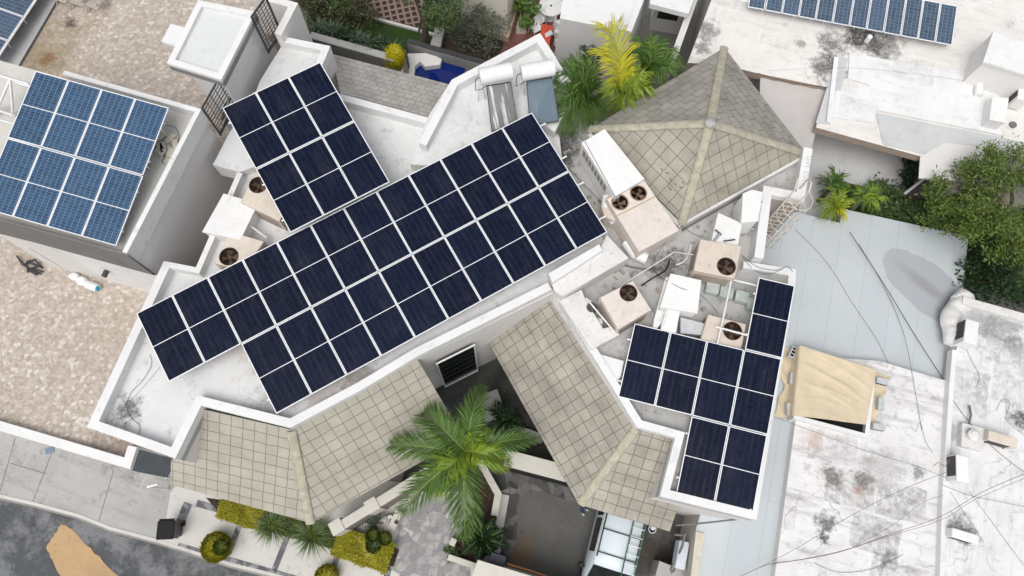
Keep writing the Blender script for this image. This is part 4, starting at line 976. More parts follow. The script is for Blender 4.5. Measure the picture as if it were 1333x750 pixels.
# ------------------------------------------------------------------ solar water heaters
def heater(label, tank, coll, glass, gl_label):
    a, b = P(*tank[0]), P(*tank[1]); base = (a+b)/2
    t = thing('solar_water_heater', label, 'water heater', Vector((base.x, base.y, 5.85)), 'solar water heaters')
    m = MB(); d = (b-a).normalized(); m.tube([a-d*.04, a, b, b+d*.04], .27, 20); m.build('tank', WHITEM, t)
    q = [P(*p) for p in coll]; m = MB(); n = (q[1]-q[0]).cross(q[3]-q[0]).normalized()
    if n.z < 0: n = -n
    c = sum(q, Vector((0, 0, 0)))/4
    lo = [p-n*.09 for p in q]; m.face([q[0], q[3], q[2], q[1]] if (q[3]-q[0]).cross(q[1]-q[0]).dot(n) > 0 else q)
    for i in range(4): m.face([q[i], q[(i+1) % 4], lo[(i+1) % 4], lo[i]])
    m.build('collector', IRON, t)
    m = MB(); g = [p+(c-p)*.06+n*.004 for p in q]; m.face(g if (g[1]-g[0]).cross(g[3]-g[0]).dot(n) > 0 else g[::-1]); m.build('glass', glass, t)
    m = MB()
    for p in (a, b): m.tube([p, Vector((p.x+.1, p.y, 5.85))], .025, 5); m.tube([p, Vector((p.x-.15, p.y-.1, 5.85))], .025, 5)
    for p in (q[2], q[3]): m.tube([p-n*.05, Vector((p.x, p.y, 5.85))], .02, 5)
    m.build('stand', STEEL, t)
    m = MB(); a2 = a-d*.06; m.tube([a2, a2-d*.12+Vector((0, 0, -.1)), a2-d*.14+Vector((0, 0, -.7)), q[0]+Vector((-.15, -.1, -.1)), q[0]], .018, 6); m.build('pipe', GREYCABLE, t)
def streakglass(name, base, streak, amt):
    m, t, b = newmat(name, .3, .35)
    mp = N(t, 'ShaderNodeMapping'); mp.inputs['Scale'].default_value = (5, .45, 1); t.links.new(uvc(t), mp.inputs[0])
    n = N(t, 'ShaderNodeTexNoise'); n.inputs['Scale'].default_value = 1.2; n.inputs['Detail'].default_value = 4; t.links.new(mp.outputs[0], n.inputs['Vector'])
    setc(t, b, mix(t, ramp(t, n.outputs['Fac'], [(.56, 0.0), (.64, amt)]), base, streak)); return m
heater('solar water heater with white streaks down its grey collector', [(626, 100, 7.15), (664, 92, 7.15)], [(633, 111, 6.75), (665, 106, 6.75), (674, 162, 6.05), (640, 172, 6.05)], streakglass('streaked_glass', (.17, .165, .17), (.62, .62, .63), .9), '')
heater('solar water heater with a clean blue grey collector beside the palms', [(680, 95, 7.15), (719, 88, 7.15)], [(685, 104, 6.75), (719, 100, 6.75), (728, 158, 6.05), (690, 165, 6.05)], streakglass('clean_glass', (.10, .15, .19), (.2, .24, .27), .3), '')
# ------------------------------------------------------------------ vegetation helpers
def frond(m, base, tip, arch, n=26, ll=.55, wl=.045, mi=0, ms=1, droop=.5, vee=.35, rnd=random):
    """a feather leaf from base to tip, arched up in the middle"""
    base, tip = Vector(base), Vector(tip); d = tip-base; L = d.length
    pts = []
    for i in range(n+1):
        t = i/n; p = base+d*t; p.z += arch*(4*t*(1-t))*.5+arch*.5*math.sin(t*math.pi); pts.append(p)
    m.tube(pts[::3]+([pts[-1]] if n % 3 else []), .028*max(.6, L/2.5), 5, ms, .006)
    for i in range(2, n+1):
        t = i/n; tg = (pts[i]-pts[i-1]).normalized(); sd = tg.cross(Vector((0, 0, 1)))
        if sd.length < .05: sd = Vector((1, 0, 0))
        sd.normalize(); upv = sd.cross(tg)
        pr = (math.sin(math.pi*min(1, .12+t*.95)))**.6
        l = ll*(.35+.65*pr)*(.85+.3*rnd.random())
        for s in (-1, 1):
            for rep in (0, 1):
                o = pts[i]-tg*(rep*L/n*.5); ang = rnd.uniform(.75, 1.05)-.55*t
                dirv = (sd*s*math.sin(ang)+tg*math.cos(ang)+upv*rnd.uniform(vee-.25, vee+.2)).normalized()
                e1 = o+dirv*l*.5; e2 = o+dirv*l*.95-Vector((0, 0, droop*l*rnd.uniform(.5, 1.1))); wv = tg*(wl*.5)
                b = len(m.v); m.v += [o-wv*.5, o+wv*.5, e1+wv, e1-wv, e2]
                m.f += [(b, b+1, b+2, b+3), (b+3, b+2, b+4)]; m.m += [mi, mi]; m.sm += [False, False]
def leaves(m, c, rx, ry, rz, n, size, rnd, clumps=14, asp=2.2, mi=0, hollow=.35):
    """leaf blades in clumps through an uneven ellipsoid"""
    cl = []
    for k in range(clumps):
        a = rnd.random()*2*math.pi; e = math.asin(rnd.uniform(-.6, 1)); rr = rnd.uniform(hollow, .95)
        cl.append((Vector((math.cos(a)*math.cos(e)*rx*rr, math.sin(a)*math.cos(e)*ry*rr, math.sin(e)*rz*rr)), rnd.uniform(.22, .42)))
    for k in range(n):
        cc, rr = cl[rnd.randrange(clumps)]
        g = Vector((rnd.gauss(0, 1), rnd.gauss(0, 1), rnd.gauss(0, .8)))*rr*.55
        p = c+cc+Vector((g.x*rx, g.y*ry, g.z*rz))
        d = Vector((rnd.gauss(0, 1), rnd.gauss(0, 1), rnd.gauss(.1, .6))).normalized()
        s = d.cross(Vector((rnd.gauss(0, .4), rnd.gauss(0, .4), 1)));  s.normalize()
        l = size*rnd.uniform(.6, 1.3); wv = s*l/asp*.5
        b = len(m.v); m.v += [p, p+d*l*.5+wv, p+d*l, p+d*l*.5-wv]; m.f.append((b, b+1, b+2, b+3)); m.m.append(mi); m.sm.append(False)
    return [c+q for q, _ in cl]
def bush(name, label, cat, px, py, zb, r, h, n, size, mat, group=None, seed=1, clumps=14, asp=2.0, ry=None):
    rnd = random.Random(seed); c = P(px, py, zb)
    t = thing(name, label, cat, c, group); m = MB(); cen = c+Vector((0, 0, h*.55))
    ends = leaves(m, cen, r, ry or r, h*.5, n, size, rnd, clumps, asp); m.build('foliage', mat, t)
    m = MB()
    for e in ends: m.tube([c, c.lerp(e, .5)+Vector((0, 0, h*.1)), e], .018, 4, r1=.006)
    m.build('stem', WOODB, t); return t
def shorn(name, label, cat, c, rx, ry, rz, n, mat, group=None, seed=1, core=HEDGEGRN):
    """a clipped ball: leaf skin over a dense core"""
    rnd = random.Random(seed); m = MB(); c = Vector(c)
    cc = c+Vector((0, 0, rz*.95))
    m.ball(cc, rx*.82, ry*.82, rz*.82, 10, 1)
    for k in range(int(n*3.2)):
        d = Vector((rnd.gauss(0, 1), rnd.gauss(0, 1), rnd.gauss(0, 1))).normalized(); rr = rnd.uniform(.85, 1.02)
        p = cc+Vector((d.x*rx, d.y*ry, d.z*rz))*rr; u = d.cross(Vector((rnd.random(), rnd.random(), rnd.random()))).normalized(); l = .042*rnd.uniform(.7, 1.4)
        v = (d*rnd.uniform(.2, .8)+u.cross(d)*.8).normalized()
        b = len(m.v); m.v += [p, p+v*l+u*l*.4, p+v*l*2, p+v*l-u*l*.4]; m.f.append((b, b+1, b+2, b+3)); m.m.append(0); m.sm.append(False)
    o = m.build(name, [mat, core], origin=c); return tag(o, label, cat, group)
def feather_palm(label, crown, zb, tips, group=None, trunk_r=.11, name='palm_tree', n=30, ll=.6, seed=2, base_px=None, k=1.3):
    rnd = random.Random(seed); c = P(*crown); b = P(*base_px, zb) if base_px else Vector((c.x, c.y, zb))
    t = thing(name, label, 'palm', b, group)
    m = MB(); m.tube([b, b.lerp(c, .5)+Vector((.05, 0, 0)), c], trunk_r*1.3, 10, r1=trunk_r); m.build('trunk', WOODB, t)
    for (px, py, z, arch, mat, ll_) in tips:
        m = MB(); tip = P(px, py, z); frond(m, c+Vector((rnd.uniform(-.06, .06), rnd.uniform(-.06, .06), 0)), tip, arch, n, ll_*k, .055, rnd=rnd); m.build('frond', [mat, STALK], t)
    return t
# the big palm at the entrance
g_, l_ = GREENLEAF, LIMELEAF
feather_palm('feathery green palm with a lime centre, in the entrance courtyard', (606, 588, 4.6), .12,
    [(497, 580, 3.6, .9, g_, .62), (551, 538, 4.4, .9, g_, .85), (628, 502, 4.0, 1.0, g_, .62), (700, 570, 3.9, .8, g_, .6), (664, 605, 4.0, .9, l_, .62), (606, 702, 3.2, 1.0, g_, .85), (520, 668, 3.3, 1.0, g_, .75), (560, 640, 3.9, .8, l_, .8), (630, 556, 4.6, .5, l_, .4)], n=54, seed=4, base_px=(608, 600), k=1.25)
# clump of areca palms behind the heaters
feather_palm('yellowing areca palm between the water heaters and the hipped roof', (808, 122, 5.2), 0,
    [(783, 38, 6.2, 1.0, YELLEAF, .95), (775, 70, 5.6, .8, YELLEAF, .75), (846, 132, 4.7, .8, LIMELEAF, .75), (838, 100, 5.2, .6, LIMELEAF, .65), (800, 150, 4.5, .6, LIMELEAF, .6), (826, 150, 4.5, .6, LIMELEAF, .65), (780, 132, 5.0, .6, LIMELEAF, .6), (812, 84, 5.6, .5, YELLEAF, .5)], name='areca_palm', group='areca palms behind the house', seed=6, base_px=(800, 132))
feather_palm('green areca palm drooping over the white terrace edge', (768, 130, 4.9), 0,
    [(716, 102, 5.4, .9, GREENLEAF, .8), (712, 124, 5.4, .9, GREENLEAF, .8), (716, 152, 5.6, .9, GREENLEAF, .85), (724, 172, 5.4, .8, GREENLEAF, .8), (745, 172, 5.3, .7, GREENLEAF, .75), (730, 88, 5.2, .8, GREENLEAF, .75), (750, 84, 5.1, .7, GREENLEAF, .7), (764, 62, 4.8, .8, DARKLEAF, .6), (770, 160, 5.0, .5, GREENLEAF, .7), (748, 112, 5.6, .6, GREENLEAF, .8), (738, 138, 5.5, .7, GREENLEAF, .8), (786, 148, 4.8, .4, GREENLEAF, .6), (722, 138, 5.0, .9, GREENLEAF, .8)], name='areca_palm', group='areca palms behind the house', seed=7, base_px=(772, 134))
feather_palm('dark green areca palm against the grey hipped roof', (842, 96, 4.6), 0,
    [(833, 60, 4.8, .7, GREENLEAF, .65), (852, 64, 4.8, .7, GREENLEAF, .65), (886, 86, 5.0, .6, GREENLEAF, .6), (870, 70, 4.8, .7, GREENLEAF, .65), (862, 106, 5.0, .5, GREENLEAF, .6), (818, 74, 4.7, .6, GREENLEAF, .6), (878, 96, 5.2, .5, GREENLEAF, .6), (848, 82, 5.1, .4, GREENLEAF, .6), (858, 80, 4.4, .5, DARKLEAF, .6), (838, 112, 4.9, .4, GREENLEAF, .6)], name='areca_palm', group='areca palms behind the house', seed=8, base_px=(842, 104))
# arecas in the yard
feather_palm('bright lime areca palm next to the grey roof corner', (1084, 272, 2.9), 1.6, [(1066, 268, 2.4, .5, LIMELEAF, .5), (1072, 284, 2.2, .5, LIMELEAF, .55), (1098, 262, 2.5, .5, LIMELEAF, .5), (1092, 286, 2.3, .5, YELLEAF, .5), (1080, 256, 2.6, .5, LIMELEAF, .5), (1076, 276, 2.8, .3, LIMELEAF, .5)], name='areca_palm', group='small palms in the yard', n=18, seed=9, trunk_r=.06)
feather_palm('green areca palm right of the lime one along the lawn', (1120, 262, 2.9), 1.6, [(1104, 258, 2.4, .5, GREENLEAF, .5), (1141, 262, 2.4, .5, LIMELEAF, .55), (1132, 248, 2.5, .5, GREENLEAF, .5), (1110, 272, 2.3, .5, GREENLEAF, .5), (1128, 274, 2.3, .5, LIMELEAF, .5), (1118, 256, 2.8, .3, LIMELEAF, .5)], name='areca_palm', group='small palms in the yard', n=18, seed=10, trunk_r=.06)
feather_palm('pale green bushy palm at the left end of the yard lawn', (1080, 246, 2.7), 1.6, [(1066, 240, 2.2, .4, BUSHLEAF, .5), (1082, 232, 2.3, .5, GREENLEAF, .55), (1094, 243, 2.3, .4, GREENLEAF, .5), (1072, 255, 2.1, .4, BUSHLEAF, .5), (1090, 254, 2.1, .4, GREENLEAF, .5)], name='areca_palm', group='small palms in the yard', n=18, seed=12, trunk_r=.06)
def tree(label, trunk_px, zb, blobs, mat, n, size, seed, name='tree', group=None, asp=3.4):
    rnd = random.Random(seed); b = P(*trunk_px, zb); t = thing(name, label, 'tree', b, group)
    m = MB(); tm = MB(); ctr = Vector((0, 0, 0))
    cs = [P(px, py, z) for px, py, z, *_ in blobs]
    top = sum(cs, Vector((0, 0, 0)))/len(cs); fork = b.lerp(top, .45)
    tm.tube([b, b.lerp(fork, .5)+Vector((.1, .05, 0)), fork], .2, 8, r1=.13)
    for c, (px, py, z, rx, rz, fr) in zip(cs, blobs):
        ends = leaves(m, c, rx, rx, rz, int(n*fr), size, rnd, 11, asp, hollow=.55)
        tm.tube([fork, fork.lerp(c, .5)+Vector((0, 0, .3)), c], .09, 6, r1=.04)
        for e in ends[::2]: tm.tube([c, c.lerp(e, .6)+Vector((0, 0, .1)), e], .03, 4, r1=.01)
    m.build('crown', mat, t); tm.build('trunk', WOODB, t); return t
tree('large feathery yellow green tree at the right edge, beyond the grey roof', (1310, 330), 1.6,
     [(1248, 246, 4.2, 1.0, .7, 1), (1280, 228, 4.7, 1.05, .7, 1), (1314, 222, 5.0, 1.1, .7, 1), (1236, 278, 3.5, .9, .7, .8), (1268, 270, 4.6, 1.1, .7, 1), (1304, 264, 5.2, 1.1, .7, 1), (1340, 258, 5.2, 1.1, .7, 1), (1292, 300, 4.2, 1.0, .7, .9), (1325, 302, 4.6, 1.1, .7, 1), (1355, 330, 4.4, 1.2, .7, .8), (1390, 240, 5.2, 1.4, .9, .4)], TREELEAF, 2100, .15, 21, asp=3.6)
bush('shrub', 'loose dark shrub mass under the feathery tree', 'shrub', 1150, 272, 1.6, .95, .75, 1900, .15, BUSHLEAF, seed=22, clumps=22)
bush('shrub', 'dark shrub along the lawn right of the small palms', 'shrub', 1198, 280, 1.6, 1.0, .8, 2000, .15, BUSHLEAF, seed=23, clumps=22)
bush('shrub', 'deep green shrub behind the white lump of plaster', 'shrub', 1285, 365, 1.6, 1.5, 1.3, 1800, .16, DARKLEAF, seed=24, clumps=22)
hg = thing('ivy_wall', 'dark green clipped hedge strip against the grey yard wall', 'hedge', P(1188, 225, 1.6)); rnd = random.Random(31); m = MB()
for k in range(60):
    u = rnd.random(); c = P(1189-7*u+rnd.uniform(-7, 7), 200+46*u, 1.75+1.2*(1-u)*rnd.random()); leaves(m, c, .25, .25, .25, 40, .09, rnd, 4)
m.build('foliage', DARKLEAF, hg)
bush('hanging_plant', 'small trailing plant hanging at the edge of the pale roof', 'plant', 1118, 176, 3.2, .45, .5, 300, .12, GREENLEAF, seed=33)
sh = thing('yard_hatch', 'dark framed stair hatch beside the hedge strip', 'hatch', P(1205, 245, 0))
m = MB(); m.prism(PL([(1178, 252), (1202, 234), (1228, 240), (1204, 258)], 2.3), 1.6, 0); m.build('hatch_body', plain('hatch_dark', (.07, .06, .055), .6), sh)
m = MB(); m.tube([P(1178, 252, 2.35), P(1202, 233, 2.35)], .06, 4); m.tube([P(1222, 257, 2.35), P(1236, 240, 2.35)], .05, 4); m.build('rail', STEEL, sh)

# top garden --------------------------------------------------------
tag(sheet('lawn', [P(x, y, .03) for x, y in [(400, -60), (560, -60), (600, 60), (600, 110), (540, 80), (400, 50)]], .03, LAWN), 'garden lawn', 'grass')['kind'] = 'stuff'
struct(sheet('garden_paving', [P(x, y, .05) for x, y in [(440, -50), (560, -50), (545, 36), (470, 16), (425, 4)]], .05, PAVERG, .3))
struct(sheet('red_terrace', [P(x, y, .05) for x, y in [(670, -60), (760, -60), (735, 110), (640, 90), (655, 60)]], .05, REDFLOOR))
struct(sheet('garden_bed', [P(x, y, .045) for x, y in [(575, 30), (660, 52), (655, 90), (600, 90), (570, 70)]], .045, SOIL))
m = MB(); m.strip(wpath([(464, 15), (545, 37)][::-1], .15), .12, .15, 0); m.strip(wpath([(548, 38), (566, 43)][::-1], .15), .12, .15, 0); struct(m.build('garden_kerb', SLABW))
gw = thing('garden_wall', 'grey garden wall with a pale coping below the planted strip', 'wall', P(470, 75, 0))
m = MB(); m.strip(wpath([(402, 50), (513, 81)], 2.0), .25, 2.0, 0); m.build('wall_body', plain('dark_grey_render', (.17, .168, .165), .8), gw)
m = MB(); m.strip(wpath([(402, 49), (513, 80)], 2.06), .3, 2.06, 2.003); m.build('coping', CONC, gw)
m = MB(); q = P(459, 73, 1.3); m.ball(q+Vector((0, -.1, 0)), .08, .08, .08, 6); m.build('wall_lamp', STEEL, gw)
fence = thing('steel_fence', 'low dark steel rail fence between the lawn and the planted strip', 'fence', P(470, 50, 0))
m = MB(); m.tube([P(405, 34, 1.6), P(528, 66, 1.6)], .03, 5); m.tube([P(405, 34, 1.35), P(528, 66, 1.35)], .03, 5); m.tube([P(405, 34, 1.1), P(528, 66, 1.1)], .03, 5); m.build('rail', plain('blue_grey_steel', (.13, .15, .17), .5), fence)
for k in range(7):
    m = MB(); q = P(405+123*k/6, 34+32*k/6, 1.6); m.tube([q, Vector((q.x, q.y, 0))], .03, 4); m.build('post', plain('fence_post', (.4, .42, .42), .6) if k == 0 else bpy.data.materials['fence_post'], fence)
rnd = random.Random(41)
GD = 'agave clumps in the planted strip'
def agave(label, c, n, l, mat, group, rnd, wl=.07, up=.8, name='agave'):
    c = Vector(c); t = thing(name, label, 'plant', c, group); m = MB()
    for k in range(n):
        a = rnd.random()*6.28; e = rnd.uniform(.15, 1.3)*up; d = Vector((math.cos(a)*math.cos(e), math.sin(a)*math.cos(e), math.sin(e))); s = Vector((-math.sin(a), math.cos(a), 0))*wl*.5; ll = l*rnd.uniform(.7, 1.2)
        p1 = c+d*ll*.5+Vector((0, 0, .08)); p2 = c+d*ll+Vector((0, 0, -.15*ll)); m.face([c-s*.6+Vector((0, 0, .05)), c+s*.6+Vector((0, 0, .05)), p1+s, p1-s]); m.face([p1-s, p1+s, p2])
    m.build('leaf_rosette', mat, t); return t
agnames = ['at its left end near the white wall', 'second from the white wall', 'left of the middle', 'in the middle', 'right of the middle', 'second from the yellow shrub', 'nearest the yellow shrub']
for k in range(7):
    u = k/6; agave('grey green spiky plant in the planted strip, '+agnames[k], P(418+94*u, 40+30*u, 1.6), 46, .75, (GREYLEAF, DARKLEAF)[k % 3 == 2], GD, rnd)
hg = thing('ground_planting', 'low dense green planting between the rail and the grey wall', 'planting', P(460, 55, 0)); m = MB()
for k in range(70): u = rnd.random(); leaves(m, P(405+108*u, 43+32*u+rnd.uniform(-6, 5), 1.5), .3, .3, .2, 34, .14, rnd, 4)
m.build('foliage', BUSHLEAF, hg); hg['kind'] = 'stuff'
m = MB(); m.prism(PL([(404, 36), (530, 68), (524, 84), (402, 50)], 1.4), 0); m.build('bed', SOIL, hg)
shorn('round_shrub', 'bright yellow clipped shrub in a white corner planter', 'shrub', P(515, 85, 1.2), .45, .5, .55, 900, leafmat('bright_yellow_leaf', [(.5, .46, .01), (.62, .55, .015), (.42, .42, .02)]), seed=42, core=leafmat('yellow_core', [(.3, .28, .01), (.34, .3, .01)]))
pl = thing('planter', 'white square planter holding the yellow clipped shrub', 'planter', P(516, 84, 0)); m = MB(); m.strip(wpath([(506, 92), (512, 72), (529, 76), (524, 97)], 1.35), -.1, 1.35, 0, closed=True); m.prism(PL([(508, 91), (513, 74), (527, 77), (523, 95)], 1.2), 0); m.build('planter_wall', CONC, pl)
# olive brown shrubs on the left of the lawn
for k, (px, py, r_) in enumerate(((415, 10, 1.3), (440, 22, 1.4), (462, 30, 1.2), (425, 30, 1.1))):
    bush('shrub', ['olive brown shrub at the top left of the lawn', 'tall olive shrub in the middle of the garden thicket', 'thin olive shrub at the lawn side of the thicket', 'dry olive shrub nearest the planted strip'][k], 'shrub', px, py, 0, r_, 1.8, 1300, .13, OLIVELEAF if k != 1 else BUSHLEAF, 'olive shrubs beside the lawn', 50+k, 18)
tree('slender garden tree with bare forked trunks above the grass pavers', (548, 60), 0, [(532, -18, 4.2, .9, .6, .6), (572, 0, 4.2, .8, .6, .8), (580, 18, 3.2, .7, .7, .7), (556, -25, 4.4, 1.0, .7, .6)], BUSHLEAF, 900, .2, 61)
pth = thing('boundary_wall', 'narrow pale concrete wall beside the tree and pool', 'wall', P(575, 50, 0)); m = MB(); m.prism(PL([(572, 18), (582, 22), (573, 62), (560, 58)], .45), 0); m.build('wall_body', CONC, pth)
bush('shrub', 'silvery green bush against the cream house', 'shrub', 624, 66, 0, 1.35, 2.2, 2600, .15, leafmat('silver_leaf', [(.05, .075, .045), (.10, .13, .085), (.16, .19, .14)]), seed=63, clumps=26, asp=4)
bush('shrub', 'leafy green plant in the pale planter by the cream house', 'shrub', 679, 26, .3, .7, 1.3, 900, .2, GREENLEAF, seed=64)
pl = thing('planter', 'pale planter box by the cream house', 'planter', P(682, 22, 0)); m = MB(); m.strip(wpath([(672, 36), (680, 8), (690, 10), (685, 36)], .5), -.1, .5, 0, closed=True); m.prism(PL([(673, 35), (680, 10), (688, 11), (684, 35)], .35), 0); m.build('planter_wall', CREAM, pl)
bush('shrub', 'small green plant at the top of the red terrace', 'shrub', 684, 2, .2, .6, 1.0, 500, .2, GREENLEAF, seed=65)
# pool
pool = thing('pool', 'small deep blue pool with white stone edging', 'pool', P(565, 95, 0))
m = MB(); m.prism(PL([(536, 82), (560, 72), (605, 86), (605, 125), (535, 110)], .15), 0); m.build('water', plain('pool_water', (.004, .018, .15), .05, .5, 0, .08, .5), pool)
WROCK = roofpaint('white_rock', (.78, .77, .75), (.45, .44, .43), .5, 3)
m = MB(); m.prism(PL([(528, 70), (560, 69), (575, 77), (573, 84), (553, 87), (547, 80), (540, 86), (539, 98), (520, 96)], .42), 0); m.build('stone_edge', WROCK, pool)
pw = thing('pool_wall', 'grey wall with a dark coping along the pool', 'wall', P(575, 75, 0)); m = MB(); m.strip(wpath([(530, 57), (640, 89)], .72), .18, .72, 0); m.build('wall_body', plain('pool_render', (.26, .25, .25), .8), pw)
m = MB(); m.strip(wpath([(529, 55), (640, 87)], .78), .22, .78, .723); m.build('coping', plain('dark_coping', (.06, .06, .062), .6), pw)
# terrace furniture
rt = thing('round_table', 'white round garden table on the red terrace', 'table', P(716, 22, .05), None)
m = MB(); c = P(716, 22, .05); m.cyl(c+Vector((0, 0, .7)), c+Vector((0, 0, .74)), .55, 28); m.build('tabletop', STEEL, rt)
m = MB(); m.cyl(c, c+Vector((0, 0, .7)), .06, 8); m.cyl(c, c+Vector((0, 0, .04)), .3, 14); m.build('pedestal', STEEL, rt)
m = MB(); m.cyl(c+Vector((0, 0, .74)), c+Vector((0, 0, .76)), .05, 10); m.build('umbrella_hole', IRON, rt)
GC = 'white plastic chairs on the red terrace'
def chair(px, py, yaw, label, first=[None]):
    if first[0] is None:
        t = bpy.data.objects.new('plastic_chair', None); COL.objects.link(t); ch_ = []
        m = MB(); m.rbox((0, 0, .42), .46, .46, .035, 0, 0, .08); ch_.append(m.build('seat', STEEL))
        m = MB()
        rows = [[Vector((math.sin(a)*.25, -.05-math.cos(a)*.22, z)) for a in [R(-80+16*k) for k in range(11)]] for z in (.45, .62, .8)]
        m.grid(rows); ch_.append(m.build('backrest', STEEL))
        for sx in (-1, 1):
            for sy in (-1, 1): m = MB(); m.tube([Vector((sx*.19, sy*.19, .43)), Vector((sx*.24, sy*.24, 0))], .025, 6); ch_.append(m.build('leg', STEEL))
        for c in ch_: c.parent = t
        first[0] = (t, ch_)
    else:
        t = first[0][0].copy(); COL.objects.link(t)
        for c in first[0][1]: k = c.copy(); k.parent = t; COL.objects.link(k)
    t.location = P(px, py, .05); t.rotation_euler = (0, 0, yaw); tag(t, label, 'chair', GC)
chair(703, 20, 2.0, 'white chair left of the round table'); chair(702, 33, 2.1, 'white chair at the upper left of the red table'); chair(697, 44, 2.2, 'white chair half hidden by the terrace parapet corner')
chair(727, 40, -1.4, 'white chair at the upper right of the red table'); chair(727, 52, -1.4, 'white chair in the middle beside the white house wall'); chair(728, 64, -1.4, 'white chair nearest the gap beside the white house wall')
t = thing('folding_table', 'red plastic table with a pale sheet on it, between the white chairs', 'table', P(713, 40, .05)); m = MB(); q = PL([(706, 31), (720, 34), (715, 60), (701, 55)], .75); m.prism(q, .71); m.build('tabletop', REDT, t)
for p in q:
    m = MB(); m.tube([p-Vector((0, 0, .03)), Vector((p.x, p.y, .05))], .025, 5); m.build('leg', STEEL, t)
m = MB(); m.prism(PL([(709, 44), (717, 39), (720, 44), (711, 49)], .78), .755); tag(m.build('paper_sheet', plain('pale_blue_sheet', (.55, .6, .66), .7), origin=P(714, 44, .755)), 'pale blue sheet lying on the red table', 'sheet')
# three seat loungers on the tile terrace
GL_ = 'striped folding chairs at the terrace edge'
STRIPE = tilemat('striped_fabric', (.52, .47, .42), (.50, .45, .40), (.24, .2, .18), .6, .07, 0, .03, .1)
for k, (px, py) in enumerate(((88, 4), (109, 8), (129, 12))):
    c = P(px, py, ZP); t = thing('folding_chair', 'striped folding chair on the pebble terrace, '+['leftmost of three', 'the middle of three', 'rightmost of three'][k], 'chair', c, GL_)
    ya = -.28; X = Vector((math.cos(ya), math.sin(ya), 0)); Y = Vector((-math.sin(ya), math.cos(ya), 0))
    def slats(p0, p1, n_):
        m = MB()
        for j in range(n_):
            f0_, f1_ = j/n_, (j+.62)/n_
            m.face([c-X*.28+p0.lerp(p1, f0_), c+X*.28+p0.lerp(p1, f0_), c+X*.28+p0.lerp(p1, f1_), c-X*.28+p0.lerp(p1, f1_)])
        return m
    SEATM = bpy.data.materials.get('woven_strap') or plain('woven_strap', (.55, .50, .44), .8)
    slats(-Y*.25+Vector((0, 0, .42)), Y*.3+Vector((0, 0, .36)), 7).build('seat', SEATM, t)
    slats(Y*.3+Vector((0, 0, .37)), Y*.75+Vector((0, 0, .95)), 8).build('backrest', SEATM, t)
    m = MB()
    for s in (-1, 1):
        m.tube([c+X*.31*s-Y*.3+Vector((0, 0, .43)), c+X*.31*s+Y*.3+Vector((0, 0, .36)), c+X*.31*s+Y*.77+Vector((0, 0, .97))], .02, 5)
        m.tube([c+X*.31*s-Y*.3, c+X*.31*s+Y*.2+Vector((0, 0, .6))], .018, 5); m.tube([c+X*.31*s+Y*.35, c+X*.31*s-Y*.2+Vector((0, 0, .6))], .018, 5); m.tube([c+X*.31*s-Y*.25+Vector((0, 0, .6)), c+X*.31*s+Y*.45+Vector((0, 0, .62))], .02, 5)
    m.build('frame', plain('beige_tube', (.5, .45, .4), .5) if k == 0 else bpy.data.materials['beige_tube'], t)

# ------------------------------------------------------------------ gates, ladder
def gate(label, px0, px1, zt, zb, nv, nh, base_px=None, arch=0):
    A, B = P(*px0, zt), P(*px1, zt); t = thing('iron_gate', label, 'gate', Vector(((A.x+B.x)/2, (A.y+B.y)/2, zb)), 'dark iron gates on the roof')
    m = MB(); lo = lambda p: Vector((p.x, p.y, zb))
    for p in (A, B): m.tube([p, lo(p)], .045, 4)
    m.tube([A, B], .04, 4); m.tube([lo(A)+Vector((0, 0, .06)), lo(B)+Vector((0, 0, .06))], .04, 4); m.build('frame', IRON, t)
    m = MB()
    for k in range(1, nv):
        p = A.lerp(B, k/nv); m.tube([p, lo(p)], .014, 4)
    m.build('vertical_bar', IRON, t)
    m = MB()
    for k in range(1, nh):
        z = zt+(zb-zt)*k/nh; m.tube([Vector((A.x, A.y, z)), Vector((B.x, B.y, z))], .016, 4)
    for k in range(4):
        z = zb+.12+.14*k; p = A.lerp(B, .2+.6*(k % 2)); m.tube([Vector((p.x, p.y, z)), Vector((A.lerp(B, .8-.6*(k % 2)).x, A.lerp(B, .8-.6*(k % 2)).y, z+.14))], .016, 4)
    m.build('cross_bar', IRON, t)
gate('dark iron gate between the left house corner and the stair tower', (263, 141), (293, 88), 7.4, 5.75, 6, 10)
ga = P(350, 69, 6.02); gb_ = P(367, 45, 6.02)
t0, t1 = Vector((ga.x, ga.y, 7.9)), Vector((gb_.x, gb_.y, 7.9))
t = thing('iron_gate', 'dark iron gate at the top edge beside the white walled yard', 'gate', (ga+gb_)/2, 'dark iron gates on the roof')
m = MB(); 
for a, b in ((ga, t0), (gb_, t1), (t0, t1), (ga+Vector((0, 0, .06)), gb_+Vector((0, 0, .06)))): m.tube([a, b], .045, 4)
m.build('frame', IRON, t); m = MB()
for k in range(1, 5): m.tube([ga.lerp(gb_, k/5), t0.lerp(t1, k/5)], .014, 4)
m.build('vertical_bar', IRON, t); m = MB()
for k in range(1, 12): m.tube([ga.lerp(t0, k/12), gb_.lerp(t1, k/12)], .014, 4)
m.build('cross_bar', IRON, t)
